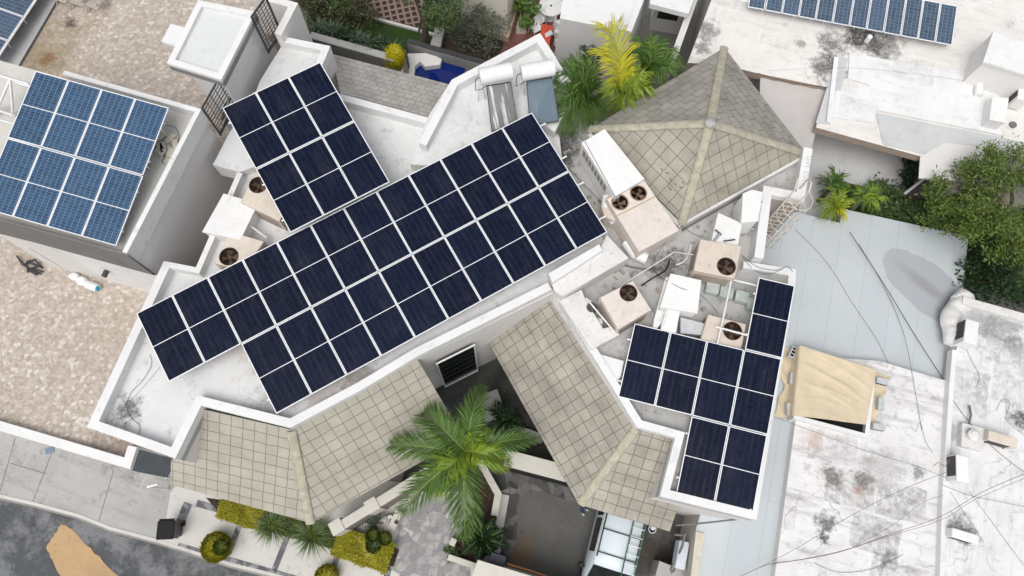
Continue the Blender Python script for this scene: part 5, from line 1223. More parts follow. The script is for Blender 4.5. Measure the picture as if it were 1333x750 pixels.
# caged ladder on the east parapet wall
LC = P(1031, 259, 5.6); LA, LB = P(1005, 254, 5.6), P(1047, 262, 5.6); X = (LB-LA).normalized(); Yo = Vector((X.y, -X.x, 0))
t = thing('caged_ladder', 'cream caged ladder climbing from the grey roof to the hipped wing', 'ladder', Vector((LC.x, LC.y, ZG)))
LCc = Vector((LC.x, LC.y, 0))+Yo*.12
LADC = plain('cream_steel', (.62, .57, .50), .5, .3)
m = MB()
for s in (-1, 1):
    p = LCc+X*.22*s; m.tube([Vector((p.x, p.y, ZG)), Vector((p.x, p.y, 6.5)), Vector((p.x-Yo.x*.25, p.y-Yo.y*.25, 6.65)), Vector((p.x-Yo.x*.55, p.y-Yo.y*.55, 6.3)), Vector((p.x-Yo.x*.55, p.y-Yo.y*.55, 5.3))], .03, 6)
m.build('rail', LADC, t)
for k in range(12): m = MB(); z = ZG+.25+.3*k; m.tube([LCc-X*.22+Vector((0, 0, z)), LCc+X*.22+Vector((0, 0, z))], .018, 5); m.build('rung', LADC, t)
m = MB()
for k in range(7):
    z = ZG+.6+.6*k; m.tube([LCc+X*(.36*math.sin(a))+Yo*(.34-.38*math.cos(a))+Vector((0, 0, z)) for a in [R(38+284*j/18) for j in range(19)]], .016, 5)
for a in (R(120), R(180), R(240)): p = LCc+X*(.36*math.sin(a))+Yo*(.34-.38*math.cos(a)); m.tube([p+Vector((0, 0, ZG+.6)), p+Vector((0, 0, ZG+4.2))], .014, 5)
m.build('cage', LADC, t)
# brown face of that parapet wall
m = MB(); a, b = LA+Yo*.004, LB+Yo*.004; m.face([Vector((a.x, a.y, ZG)), Vector((b.x, b.y, ZG)), Vector((b.x, b.y, 5.35)), Vector((a.x, a.y, 5.35))]); m.build('wall_render', roofpaint('brown_render', (.42, .37, .34), (.28, .24, .22), .4, .7), house)
# painted letters on the parapet and on the walkway block
def letters(txt, p0, p1, zz, size, mat, parent):
    A, B = P(*p0, zz), P(*p1, zz); d = (B-A); ang = math.atan2(d.y, d.x)
    cu = bpy.data.curves.new('painted_letters', 'FONT'); cu.body = txt; cu.size = size; cu.offset = -.006
    o = bpy.data.objects.new('painted_letters', cu); COL.objects.link(o); dg = bpy.context.evaluated_depsgraph_get()
    me = bpy.data.meshes.new_from_object(o.evaluated_get(dg)); bpy.data.objects.remove(o)
    wmax = max(v.co.x for v in me.vertices); k = d.length/wmax
    for v in me.vertices:
        x, y = v.co.x*k, v.co.y; v.co = Vector((math.cos(ang)*x-math.sin(ang)*y, math.sin(ang)*x+math.cos(ang)*y, 0))+A-wloc(parent)
    me.materials.clear(); me.materials.append(mat)
    n = bpy.data.objects.new('painted_letters', me); COL.objects.link(n); n.parent = parent
FADED = plain('faded_letter', (.30, .30, .31), .8)
letters('VWAOI', (1049, 244), (1053, 224), 5.606, .24, FADED, house); letters('JAG', (1054, 219), (1057, 204), 5.606, .24, FADED, house)
letters('20', (287, 216), (298, 219), 5.756, .26, plain('pencil_mark', (.5, .5, .5), .8), house); letters('R', (305, 220), (310, 221.5), 5.756, .26, bpy.data.materials['pencil_mark'], house)
# ------------------------------------------------------------------ tarp over the skylight
ts = thing('skylight_curb', 'white curb around the dark opening below the tan tarp', 'skylight', P(1085, 510, 2.65))
CZ = 2.9
m = MB(); m.strip(wpath([(1033, 545), (1131, 571), (1140, 486), (1044, 456)], CZ), .14, CZ, 2.2, closed=True); m.build('curb', WHITE, ts)
m = MB(); m.face(PL([(1036, 541), (1126, 566), (1136, 489), (1048, 462)], 2.68)[::-1]); m.build('opening', plain('dark_opening', (.012, .012, .012), .9), ts)
rnd = random.Random(71)
m = MB(); rows = []
a0, a1, a2, a3 = P(1041, 450, CZ+.03), P(1141, 482, CZ+.03), P(1127, 553, CZ+.03), P(1033, 541, CZ+.03)
US = [-.12-.02*k for k in range(1, 0, -1)]
NU, NV = 56, 40
for j in range(NV+1):
    v = j/NV; r_ = []; A, B = a0.lerp(a3, v), a1.lerp(a2, v); ev = (B-A).normalized()
    lay = .28+.10*math.sin(7*v+.5)+.05*math.sin(19*v); layr = .42+.12*math.sin(6*v+1)+.07*math.sin(17*v+2)
    for k in range(7, 0, -1):
        u = k/6; q = A-ev*(.05+lay*u); q.z = 2.33+.03*(1+math.sin(26*v+u*5))*(.5+.5*u); r_.append(q)
    q = A-ev*.04; q.z = 2.4; r_.append(q); q = A-ev*.02; q.z = CZ-.1; r_.append(q)
    for i in range(NU+1):
        u = i/NU; p = A.lerp(B, u)
        w_ = u*1.35-v; amp = math.exp(-((v-.25-u*.25)/.28)**2)*math.sin(math.pi*u)**.5
        ph = v-.46*u; fold = .075*amp*(1-abs(math.sin(13*ph+1.5*math.sin(2.6*u))))**3 + .045*(1-abs(math.sin(17*(v-.10*u)+1.2*math.sin(4*u))))**4*math.sin(math.pi*u)*(.4+.6*math.sin(5*v+2)**2) + .02*math.sin(9*u+4*v)
        sag = -.10*math.sin(math.pi*u)*math.sin(math.pi*v)
        p.z = CZ+.04+(sag+fold)*(1 if 0 < i < NU else 0)+(.03 if 0 < i < NU else 0)*math.sin(math.pi*u)
        r_.append(p)
    q = B+ev*.02; q.z = CZ-.08; r_.append(q)
    for k in range(0, 7):
        u = k/6; q = B+ev*(.04+layr*u); q.z = 2.685+.03*(1+math.sin(22*v+u*6))*(.4+.6*u); r_.append(q)
    rows.append(r_)
m.grid(rows); tp = m.build('tarp', TAN, origin=P(1085, 505, 2.65)); tag(tp, 'tan cloth tarp stretched over the skylight and weighted with blocks', 'tarp')
GBK = 'concrete blocks holding down the tarp'
BL = [((1030, 460), 1.1, 2.42, 'grey block at the upper left corner of the tarp, holes up'), ((1026, 493), 1.4, 2.42, 'grey block halfway down the left edge of the tarp'), ((1022, 533), 1.55, 2.42, 'grey block at the lower left corner of the tarp'), ((1146, 494), -.2, 2.75, 'grey block at the upper right corner of the tarp'), ((1140, 526), 1.45, 2.75, 'grey block halfway down the right edge of the tarp'), ((1141, 553), -.12, 2.75, 'grey block at the lower right corner of the tarp')]
mb0 = None
for i, ((px, py), ya, zb, lb_) in enumerate(BL):
    c = P(px, py, zb)
    if mb0 is None:
        m = MB(); m.box((0, 0, 0), .40, .2, .2, 0, 0)
        for k in (-1, 0, 1): m.face([Vector((k*.125-.045, -.06, .2015)), Vector((k*.125+.045, -.06, .2015)), Vector((k*.125+.045, .06, .2015)), Vector((k*.125-.045, .06, .2015))], 1); m.face([Vector((k*.125-.045, -.1012, .05)), Vector((k*.125+.045, -.1012, .05)), Vector((k*.125+.045, -.1012, .15)), Vector((k*.125-.045, -.1012, .15))], 1)
        ob = m.build('concrete_block', [BLOCK, DARKIN]); mb0 = ob
    else: ob = mb0.copy(); COL.objects.link(ob)
    ob.location = c; ob.rotation_euler = (0 if i in (0,) else R(90), 0, ya) if False else (0, 0, ya)
    tag(ob, lb_, 'concrete block', GBK)
    if i: 
        ob.rotation_euler = (R(90), 0, ya); ob.location = c+Vector((0, 0, .1))
# wires, air conditioners on the white roofs
cable('thick black wire spanning the grey roof from its upper corner', [(1106, 302, 2.6), (1130, 338, 2.5), (1160, 385, 2.5), (1187, 430, 2.45), (1228, 494, 2.5)], .02, RUBBER)
cable('thin black wire parallel to the thick one', [(1118, 318, 2.5), (1150, 372, 2.4), (1175, 430, 2.4), (1188, 490, 2.7), (1200, 560, 2.7)], .011, RUBBER)
cable('thin grey wire on the left of the grey roof', [(1035, 298, 2.35), (1075, 340, 2.35), (1110, 395, 2.35), (1140, 440, 2.35), (1156, 472, 2.35)], .010, GREYCABLE)
cable('wire from the tarp corner across the stained roof', [(1008, 543, 2.8), (1060, 562, 2.9), (1130, 588, 2.9), (1190, 606, 2.9), (1232, 622, 3.)], .013, GREYCABLE)
cable('wire rising from the lower left to the rusty condenser', [(990, 738, 2.7), (1040, 712, 3.), (1110, 670, 3.1), (1180, 635, 3.1), (1232, 615, 3.2)], .013, GREYCABLE)
cable('reddish wire along the lower part of the stained roof', [(960, 752, 2.5), (1000, 735, 2.7), (1045, 728, 2.9), (1100, 716, 3.), (1160, 695, 3.1), (1225, 672, 3.2), (1280, 640, 3.3), (1345, 612, 3.4)], .014, plain('red_wire', (.16, .07, .06), .6))
cable('second wire beside the reddish one', [(1000, 735, 2.7), (1080, 722, 3.1), (1150, 700, 3.2), (1225, 677, 3.3), (1270, 650, 3.3), (1345, 618, 3.4)], .012, GREYCABLE)
cable('wire curving up to the white kerb edge', [(1110, 712, 2.9), (1160, 685, 2.9), (1200, 655, 3.), (1228, 645, 3.)], .011, GREYCABLE)
cable('wire running right from the white kerb edge', [(1228, 632, 3.), (1262, 645, 3.), (1300, 653, 3.), (1345, 662, 3.)], .013, GREYCABLE)
cable('wire dangling along the lower roof', [(1060, 733, 2.69), (1090, 745, 2.69), (1130, 742, 2.69), (1160, 730, 2.69), (1176, 722, 2.69)], .011, GREYCABLE)
cable('loose wire diagonal on the right roof', [(1237, 640, 2.88), (1262, 678, 2.88), (1280, 705, 2.88)], .009, GREYCABLE)
cable('long loose wire to the lower right corner', [(1262, 640, 2.88), (1290, 678, 2.88), (1315, 712, 2.88), (1340, 745, 2.88)], .009, GREYCABLE)
cable('wire from the vent block to the right edge', [(1240, 520, 2.88), (1258, 545, 2.88), (1290, 580, 2.9), (1320, 605, 2.9), (1345, 622, 2.9)], .012, RUBBER)
cable('curly loose wire near the right edge', [(1297, 535, 2.88), (1305, 520, 2.88), (1315, 525, 2.88), (1310, 545, 2.88), (1325, 560, 2.88), (1340, 570, 2.88)], .009, GREYCABLE)
cable('short curl of wire beside the white kerb', [(1186, 555, 2.69), (1192, 562, 2.69), (1198, 550, 2.69), (1205, 575, 2.69), (1215, 590, 2.69)], .009, GREYCABLE)
cable('drain wire below the condenser on the right roof', [(1255, 448, 2.88), (1265, 470, 2.88), (1275, 490, 2.88), (1270, 505, 2.88)], .010, GREYCABLE)
cable('faint pale wire crossing the long pale roof', [(1000, 92, 4.0), (1100, 88, 4.0), (1190, 96, 4.0), (1255, 105, 4.0)], .007, plain('pale_wire', (.4, .4, .4), .6))
cable('wire above the canvas awning', [(986, 95, 4.0), (1010, 103, 4.0), (1045, 110, 4.0), (1078, 114, 4.0)], .014, RUBBER)
def condenser(label, px, py, zb, yaw, wd=.8, dp=.32, h=.58, lid=WHITEM, grp='wall type condensers on the white roofs'):
    c = P(px, py, zb); t = thing('condenser', label, 'air conditioner', c, grp); X = Vector((math.cos(yaw), math.sin(yaw), 0)); Y = Vector((-math.sin(yaw), math.cos(yaw), 0))
    m = MB(); m.rbox(c+Vector((0, 0, .06)), wd, dp, h, yaw, 0, .03); m.build('casing', lid, t)
    m = MB(); cc = c-Y*(dp/2+.004)+Vector((0, 0, .06+h/2))
    m.face([cc-X*wd*.46+Vector((0, 0, -h*.42)), cc+X*wd*.3+Vector((0, 0, -h*.42)), cc+X*wd*.3+Vector((0, 0, h*.42)), cc-X*wd*.46+Vector((0, 0, h*.42))]); m.build('grille', plain('dark_grille', (.05, .05, .06), .6) if 'dark_grille' not in bpy.data.materials else bpy.data.materials['dark_grille'], t)
    m = MB(); 
    for s in (-1, 1): m.box(c+X*s*wd*.35, .05, dp*1.05, .06, yaw)
    m.build('foot', GREYCABLE, t); return t
# west facing condensers: grille looks left, toward the camera
condenser('white condenser with a dark grille by the rounded plaster lump', 1250, 438, 2.87, R(255), .85, .45, .6)
condenser('white condenser with a rusty grille and orange wires', 1238, 612, 2.87, R(263), .85, .40, .6)
condenser('cream condenser lying beside the white vent block', 1293, 574, 2.87, R(-14), .95, .34, .45, BEIGE)
condenser('slim white condenser at the foot of the right roof', 1247, 698, 2.87, R(-14), .85, .3, .35)
condenser('white condenser with a dark grille at the upper right corner', 1318, 132, 3.92, R(255), .75, .4, .6)
cable('orange wires at the rusty condenser', [(1215, 607, 3.1), (1222, 602, 3.2), (1230, 607, 3.3), (1236, 598, 3.4)], .02, plain('orange_wire', (.32, .12, .03), .6))
vb = thing('vent_block', 'white square block with a round vent pipe on the right roof', 'vent', P(1260, 568, 2.85)); m = MB(); m.rbox(P(1261, 570, 2.85), .75, .8, .25, -.2, 0, .05); m.build('block', PATCHY, vb)
m = MB(); c = P(1263, 567, 3.1); m.cyl(c, c+Vector((0, 0, .22)), .16, 16); m.cyl(c+Vector((0, 0, .22)), c+Vector((0, 0, .3)), .2, 16, r1=.1); m.build('vent_pipe', PATCHY, vb)
m = MB(); m.tube([P(1262, 562, 3.1), P(1262, 548, 3.), P(1264, 540, 3.), P(1262, 528, 2.95)], .035, 6); m.build('pipe', GREYCABLE, vb)
rm = thing('roof_room', 'white boxy roof room at the upper right corner with a grey shaded front', 'building', P(1310, 70, 3.9)); m = MB(); m.prism(PL([(1282, 80), (1293, 42), (1345, 62), (1400, 82), (1400, 115), (1340, 100)], 5.3), 3.9); m.build('wall', WALLW, rm)
m = MB(); m.prism(PL([(1280, 80), (1293, 41), (1345, 60), (1402, 80), (1402, 116), (1340, 99)], 5.4), 5.303); m.build('roof_slab', WHITE, rm)
metal_box('grey white metal duct in front of the upper right condenser', [(1292, 126), (1313, 128), (1309, 160), (1288, 156)], 4.5, 3.9, name='duct_box', cat='duct')
m = MB(); c = P(1272, 112, 3.95); m.cyl(c+Vector((-.1, -.5, .1)), c+Vector((.05, .25, .16)), .15, 14); tag(m.build('vent_pipe', WHITEM, origin=c), 'white pipe stub lying near the roof room', 'pipe')
m = MB(); c = P(1128, 54, 3.9); m.cyl(c, c+Vector((.0, .0, .3)), .1, 12); tag(m.build('vent_pipe', WHITEM, origin=c), 'white vent stub in the black tar stain', 'pipe')
m = MB(); c = P(1318, 163, 3.92); m.cyl(c, c+Vector((0, 0, .06)), .13, 14); tag(m.build('floor_drain', GREYCABLE, origin=c), 'round grey drain cap on the pale roof', 'drain')
m = MB(); c = P(1313, 36, 3.92); m.tube([c+Vector((math.cos(k*.5)*.18, math.sin(k*.5)*.18, .5)) for k in range(14)], .02, 5); m.tube([c, c+Vector((0, 0, .5))], .03, 5); tag(m.build('roof_antenna', STEEL, origin=c), 'small white ring antenna beyond the roof room', 'antenna')
# canvas awning
t = thing('awning', 'grey canvas awning stretched beside the hipped roof', 'awning', P(1035, 150, 0)); m = MB(); rows = []
for j in range(9):
    v = j/8; a = P(990, 97, 3.7).lerp(P(985, 200, 3.3), v); b = P(1076, 115, 3.7).lerp(P(1048, 230, 3.3), v)
    rows.append([a.lerp(b, i/10)+Vector((0, 0, -.12*math.sin(math.pi*i/10)*math.sin(math.pi*v)+.03*math.sin(i*2.2+v*3))) for i in range(11)])
m.grid(rows); m.build('canvas', CANVAS, t)
m = MB(); m.tube([P(990, 97, 3.68), P(1076, 115, 3.68)], .03, 5); 
for p in ((990, 97), (1076, 115)): a = P(*p, 3.68); m.tube([a, Vector((a.x, a.y, 0))], .04, 5)
m.build('pole', GREYCABLE, t)

# ------------------------------------------------------------------ street front
fw_ = thing('garden_wall', 'cream coped garden wall running from the hedge toward the big palm', 'wall', P(500, 650, .1))
def coped(t, px, zt, wd, body, cop, zb=.1):
    m = MB(); m.strip(wpath(px, zt), wd, zt-.1, zb); m.build('wall_body', body, t)
    q = wpath(px, zt); m = MB(); m.strip(q, wd, zt, zt-.097); m.build('coping', cop, t)
TAUPE = plain('taupe_render', (.26, .225, .20), .8, .1)
coped(fw_, [(442, 693), (511, 650), (584, 604)], 1.9, .32, TAUPE, STONEW)
for px in ((438, 686), (484, 658)):
    c = P(*px, 1.9); m = MB(); m.box((c.x, c.y, .1), .42, .44, 1.84, .57, 0); m.build('pier', STONEW, fw_)
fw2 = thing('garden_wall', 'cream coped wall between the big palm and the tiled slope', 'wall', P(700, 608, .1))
coped(fw2, [(655, 606), (750, 631)], 2.0, .55, plain('shaded_wall_black', (.018, .018, .018), .7), STONEW)  # shade and dark opening of the south face put into the body colour
fw3 = thing('planter_wall', 'low white angled planter wall right of the big palm', 'wall', P(635, 640, .1))
m = MB(); m.strip(wpath([(627, 598), (634, 608), (653, 642), (648, 672)][::-1], .7), .24, .7, .1); m.build('wall_body', STONEW, fw3)
struct(sheet('garden_bed', [P(x, y, .134) for x, y in [(605, 605), (634, 610), (652, 642), (646, 672), (640, 715), (618, 740), (582, 727), (592, 708), (618, 660)]], .134, SOIL))
fw4 = thing('planter_wall', 'low white planter edge below the cycad', 'wall', P(595, 715, .1)); m = MB(); m.strip(wpath([(582, 729), (620, 742)], .6), .2, .6, .1); m.strip(wpath([(595, 703), (591, 712)][::-1], .6), .2, .6, .1); m.build('wall_body', STONEW, fw4)
fw5 = thing('entrance_wall', 'broad white wall top beside the carport gate at the bottom edge', 'wall', P(650, 735, .1)); m = MB(); m.prism(PL([(622, 729), (692, 750), (760, 772), (760, 785), (600, 785), (615, 748)], 2.0), .1); m.build('wall_body', STONEW, fw5)
gt = thing('sliding_gate', 'orange brown gate rail with a dark louvered box behind the white wall', 'gate', P(650, 710, .13)); m = MB(); m.tube([P(660, 734, 1.6), P(690, 743, 1.6), P(725, 755, 1.6)], .04, 5); m.build('rail', plain('rusty_orange', (.30, .13, .05), .6), gt)
m = MB(); m.prism(PL([(636, 731), (640, 719), (659, 725), (656, 738)], 1.6), .13); m.build('louvered_box', plain('navy_louver', (.03, .033, .05), .5), gt)
# planter with pebbles and topiary
t = thing('planter', 'pebble planter with a white edge in front of the garden wall', 'planter', P(512, 685, .1)); m = MB(); m.strip(wpath([(505, 708), (524, 668)], .55), .26, .55, .1); m.strip(wpath([(480, 698), (505, 708)], .5), .16, .5, .1); m.build('edge', STONEW, t)
def pebbles():
    m, tt, b = newmat('pebbles', .7, .2); v = N(tt, 'ShaderNodeTexVoronoi'); v.inputs['Scale'].default_value = 9; tt.links.new(pos(tt), v.inputs['Vector']); s = N(tt, 'ShaderNodeSeparateColor'); tt.links.new(v.outputs['Color'], s.inputs[0])
    setc(tt, b, ramp(tt, s.outputs[0], [(0, (.10, .06, .05)), (.4, (.4, .36, .33)), (1, (.72, .69, .66))])); return m
m = MB(); m.prism(PL([(479, 698), (500, 672), (524, 668), (506, 706)], .45), .1); m.build('pebble_bed', pebbles(), t)
m = MB(); c = P(516, 680, .56); m.cyl(c, c+Vector((0, 0, .05)), .07, 12); m.build('spot_lamp', BLACK, t)
def topi(px, py, z, r, lab, sd): shorn('topiary_ball', lab, 'shrub', P(px, py, z), r, r, r, 500, HEDGEGRN if sd % 2 else BUSHLEAF, 'clipped balls by the pebble planter', sd, DARKLEAF)
topi(486, 697, .6, .2, 'left clipped ball in front of the pebble planter', 81); topi(502, 701, .6, .2, 'right clipped ball in front of the pebble planter', 83)
topi(488, 709, .4, .25, 'lower clipped ball among the yellow hedge', 84)
bush('shrub', 'blue green low shrub on the pebble planter', 'shrub', 490, 684, .4, .42, .35, 500, .08, GREYLEAF, seed=85)
shorn('topiary_ball', 'round green yellow topiary on the pale pavement slab', 'shrub', P(287, 712, .11), .48, .48, .45, 1500, HEDGELEAF, None, 86, HEDGELEAF)
shorn('topiary_ball', 'small nested green topiary on top of the round one', 'shrub', P(290, 712, .75), .24, .24, .2, 500, HEDGEGRN, None, 87, DARKLEAF)
shorn('topiary_ball', 'green yellow topiary half cut by the bottom edge', 'shrub', P(428, 750, .11), .38, .38, .35, 900, HEDGELEAF, None, 88, HEDGELEAF)
# hedges
def hedge(label, px0, px1, wd, h, n, mat, seed, core):
    A, B = P(*px0, .1), P(*px1, .1); rnd = random.Random(seed); d = (B-A); L = d.length; d.normalize(); nn = Vector((-d.y, d.x, 0))
    m = MB(); m.box((A+B)/2, L, wd*.9, h*.92, math.atan2(d.y, d.x), 1)
    for k in range(n):
        u, v = rnd.random()*L, rnd.uniform(-1, 1); z = h*(.98+.14*math.sin(u*4+v*2)+rnd.uniform(-.06, .10)); v *= 1.12+.12*math.sin(u*7)
        if rnd.random() < .35: z *= rnd.random(); v = math.copysign(1.0, v)
        p = A+d*u+nn*(v*wd*.5)+Vector((0, 0, z)); u_ = Vector((rnd.gauss(0, 1), rnd.gauss(0, 1), rnd.gauss(0, .5))).normalized(); v_ = u_.cross(Vector((rnd.random(), rnd.random(), 1))).normalized(); l = .035*rnd.uniform(.7, 1.5)
        b = len(m.v); m.v += [p, p+u_*l+v_*l*.5, p+u_*l*2+Vector((0, 0, .02)), p+u_*l-v_*l*.5]; m.f.append((b, b+1, b+2, b+3)); m.m.append(0); m.sm.append(False)
    o = m.build('hedge', [mat, core], origin=(A+B)/2); tag(o, label, 'hedge', 'clipped hedges along the front')
hedge('golden clipped hedge at the left end beside the brown soil', (292, 660), (345, 677), .62, .5, 5500, HEDGELEAF, 91, HEDGELEAF)
hedge('golden clipped hedge ending at the flagstone path', (440, 703), (510, 727), .85, .5, 7000, HEDGELEAF, 92, HEDGELEAF)
hedge('greener hedge between the two spiky plants', (345, 677), (440, 703), .5, .45, 5000, HEDGEGRN, 93, DARKLEAF)
struct(sheet('garden_bed', [P(x, y, .128) for x, y in [(268, 648), (296, 652), (520, 715), (512, 738), (288, 670)]], .128, SOIL))
rnd = random.Random(95)
agave('feathery spiky green plant in the middle of the front hedge', P(357, 684, .35), 260, .85, leafmat('yucca_leaf', [(.07, .12, .04), (.12, .18, .065), (.19, .25, .10)]), 'spiky plants in the front hedge', rnd, .02, .7, 'yucca')
agave('feathery spiky green plant right of the middle near the wall end', P(408, 697, .35), 260, .9, bpy.data.materials['yucca_leaf'], 'spiky plants in the front hedge', rnd, .02, .7, 'yucca')
CY = [(628+30*math.cos(2*math.pi*k/18)*(.8+.3*(k % 2)), 700+28*math.sin(2*math.pi*k/18)*(.8+.3*(k % 2)), .8+.3*(k % 2), .3, DARKLEAF, .24) for k in range(18)]
feather_palm('dark cycad with stiff fronds below the big palm', (628, 700, .7), .13, CY, name='cycad', n=22, seed=96, trunk_r=.12)
bush('shrub', 'small grey green bush at the corner of the cycad bed', 'shrub', 589, 719, .12, .3, .45, 350, .1, BUSHLEAF, seed=97)
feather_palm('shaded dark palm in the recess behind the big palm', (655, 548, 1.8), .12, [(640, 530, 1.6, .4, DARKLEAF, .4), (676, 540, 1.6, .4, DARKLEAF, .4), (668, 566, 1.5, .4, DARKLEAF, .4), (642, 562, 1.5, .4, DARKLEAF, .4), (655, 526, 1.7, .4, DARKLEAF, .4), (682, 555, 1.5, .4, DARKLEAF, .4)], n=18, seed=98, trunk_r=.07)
pwl = thing('planter_wall', 'pale planter edge in the dark recess', 'wall', P(690, 560, .12)); m = MB(); m.strip(wpath([(655, 560), (705, 578)], .5), .35, .5, .12); m.box(P(640, 530, .12), .8, 1.0, .4, .4); m.build('wall_body', CONC, pwl)
# wheelie bin
c = P(231, 690, .1); t = thing('wheelie_bin', 'black wheelie bin on the pavement by the driveway', 'bin', c); ya = R(5)
m = MB(); X = Vector((math.cos(ya), math.sin(ya), 0)); Y = Vector((-math.sin(ya), math.cos(ya), 0)); rows = []
for z, sx, sy in ((.08, .40, .42), (.5, .46, .5), (.95, .54, .6)): rows.append([c+X*(a*sx/2)+Y*(b*sy/2)+Vector((0, 0, z)) for a, b in ((-1, -1), (1, -1), (1, 1), (-1, 1))])
m.grid(rows, closed=True, sm=False); m.face(rows[0][::-1]); m.build('body', BLACK, t)
m = MB(); m.rbox(c+Vector((0, 0, .955)), .58, .62, .06, ya, 0, .05); m.box(c+Y*.34+Vector((0, 0, .93)), .5, .06, .05, ya); m.build('lid', plain('black_lid', (.012, .012, .014), .6, .2), t)
for s in (-1, 1): m = MB(); q = c+Y*.22+X*s*.24+Vector((0, 0, .1)); m.cyl(q-X*.03, q+X*.03, .1, 14); m.build('wheel', RUBBER, t)
m = MB(); q = P(219, 637, .1); m.tube([q, q+Vector((0, 0, 1.6))], .05, 6); m.tube([q+Vector((0, 0, 1.6)), q+Vector((.3, .1, 1.6))], .04, 6); tag(m.build('gate_post', STEEL, origin=q), 'white post stub at the corner of the driveway and tiles', 'post')
m = MB(); m.box(P(65, 586, .11), .3, .2, .03, .3); tag(m.build('drain_cover', plain('blue_grey_plate', (.16, .22, .3), .5), origin=P(65, 586, .11)), 'small blue plate on the concrete driveway', 'cover')
# things on the terrace in front of the left house
t = thing('iron_stand', 'black iron plant stand fallen on the pebble tiles', 'stand', P(40, 345, ZP)); c = P(40, 346, ZP); m = MB()
for a, b in (((22, 333), (30, 345)), ((30, 343), (38, 351)), ((34, 341), (46, 338)), ((46, 339), (53, 347)), ((35, 341), (53, 348)), ((38, 350), (52, 346)), ((40, 350), (56, 354)), ((39, 352), (53, 357)), ((37, 352), (48, 358)), ((36, 350), (36, 355)), ((31, 345), (37, 342))): m.tube([P(*a, ZP+.12), P(*b, ZP+.05)], .035, 5)
for a in ((30, 345), (38, 351), (53, 348)): q = P(*a, ZP+.1); m.tube([q, Vector((q.x, q.y, ZP))], .03, 5)
m.build('iron_rod', IRON, t)
t = thing('water_jug', 'white water jug with a blue cap beside the bags on the pebble tiles', 'jug', P(122, 373, ZP)); c = P(121, 373, ZP+.15); d = Vector((.95, -.3, 0)).normalized()
m = MB(); m.tube([c-d*.24, c-d*.22, c+d*.1, c+d*.17, c+d*.2], .15, 16); m.build('bottle', plain('frosted_plastic', (.72, .76, .78), .3), t)
m = MB(); m.cyl(c+d*.2+Vector((.0, -.02, .06)), c+d*.26+Vector((.0, -.02, .07)), .075, 14); m.build('cap', plain('cyan_cap', (.02, .33, .5), .4), t)
def bag(px, py, rx, ry, rz, yaw, lab, sd):
    rnd = random.Random(sd); m = MB(); c = P(px, py, ZP); m.ball((0, 0, 0), rx, ry, rz, 9)
    for v in m.v: n_ = 1+.16*math.sin(v.x*19+sd)*math.sin(v.y*23)+rnd.uniform(-.05, .05); v.x *= n_; v.y *= n_; v.z = max(-rz*.7, v.z)
    rm_ = Matrix.Rotation(yaw, 3, 'Z'); m.v = [rm_ @ v+c+Vector((0, 0, rz*.7)) for v in m.v]; tag(m.build('plastic_bag', STEEL, origin=c), lab, 'bag', 'white bags by the left house')
bag(99, 361, .2, .15, .13, -.3, 'white bag nearest the left house door', 1); bag(109, 367, .25, .17, .14, -.4, 'white bag between the other bag and the blue capped jug', 2)
# ------------------------------------------------------------------ white van with ladder
axv0, axv1 = P(806, 664, .13), P(783, 760, .13); fwd = (axv1-axv0).normalized(); rgt = Vector((fwd.y, -fwd.x, 0))
# fwd points to the street; rgt is the van's right hand side
org = P(796, 706, .13)
VW = newmat('van_paint', .3, .5)[0]; VW.node_tree.nodes['Principled BSDF'].inputs['Base Color'].default_value = (.60, .67, .70, 1)
van = thing('van', 'white van parked in the carport with a ladder on its roof', 'van', org)
def vl(x, y, z): return org+rgt*x+fwd*y+Vector((0, 0, z))
secs = [(-2.25, .35, .95, 1.0, .78, .70), (-2.2, .3, 1.0, 1.83, .80, .66), (-2.0, .3, 1.05, 1.90, .83, .69), (.55, .3, 1.05, 1.90, .84, .70), (.85, .3, 1.05, 1.84, .84, .68), (1.45, .3, 1.02, 1.10, .83, .70), (2.15, .32, .88, .93, .80, .66), (2.3, .38, .75, .78, .70, .60)]
m = MB(); rows = []
for y, zb, zm, zt_, wm, wt in secs:
    rows.append([vl(-wm*.97, y, zb), vl(-wm, y, (zb+zm)/2), vl(-wm, y, zm), vl(-wt, y, zt_-.06), vl(-wt*.9, y, zt_), vl(0, y, zt_+.02), vl(wt*.9, y, zt_), vl(wt, y, zt_-.06), vl(wm, y, zm), vl(wm, y, (zb+zm)/2), vl(wm*.97, y, zb)])
m.grid(rows, sm=True); m.face(rows[0]); m.face(rows[-1][::-1]); m.build('body', VW, van)
def sidew(s, y0, y1):
    m = MB(); e = .012
    f = lambda y, t: vl(s*((.835+e)+(.70-.835)*t), y, 1.09+(1.80-1.09)*t)
    q = [f(y0, .06), f(y1, .06), f(y1-.02, .92), f(y0, .92)]; m.face(q if s > 0 else q[::-1]); m.build('side_window', GLASS, van)
for s in (-1, 1): sidew(s, -1.9, -.7); sidew(s, -.62, .5)
m = MB(); m.face([vl(-.66, .88, 1.82+.012), vl(.66, .88, 1.82+.012), vl(.72, 1.42, 1.14+.014), vl(-.72, 1.42, 1.14+.014)][::-1]); m.build('windshield', GLASS, van)
m = MB(); m.face([vl(-.6, -2.258, 1.08), vl(.6, -2.258, 1.08), vl(.55, -2.225, 1.7), vl(-.55, -2.225, 1.7)]); m.build('rear_window', GLASS, van)
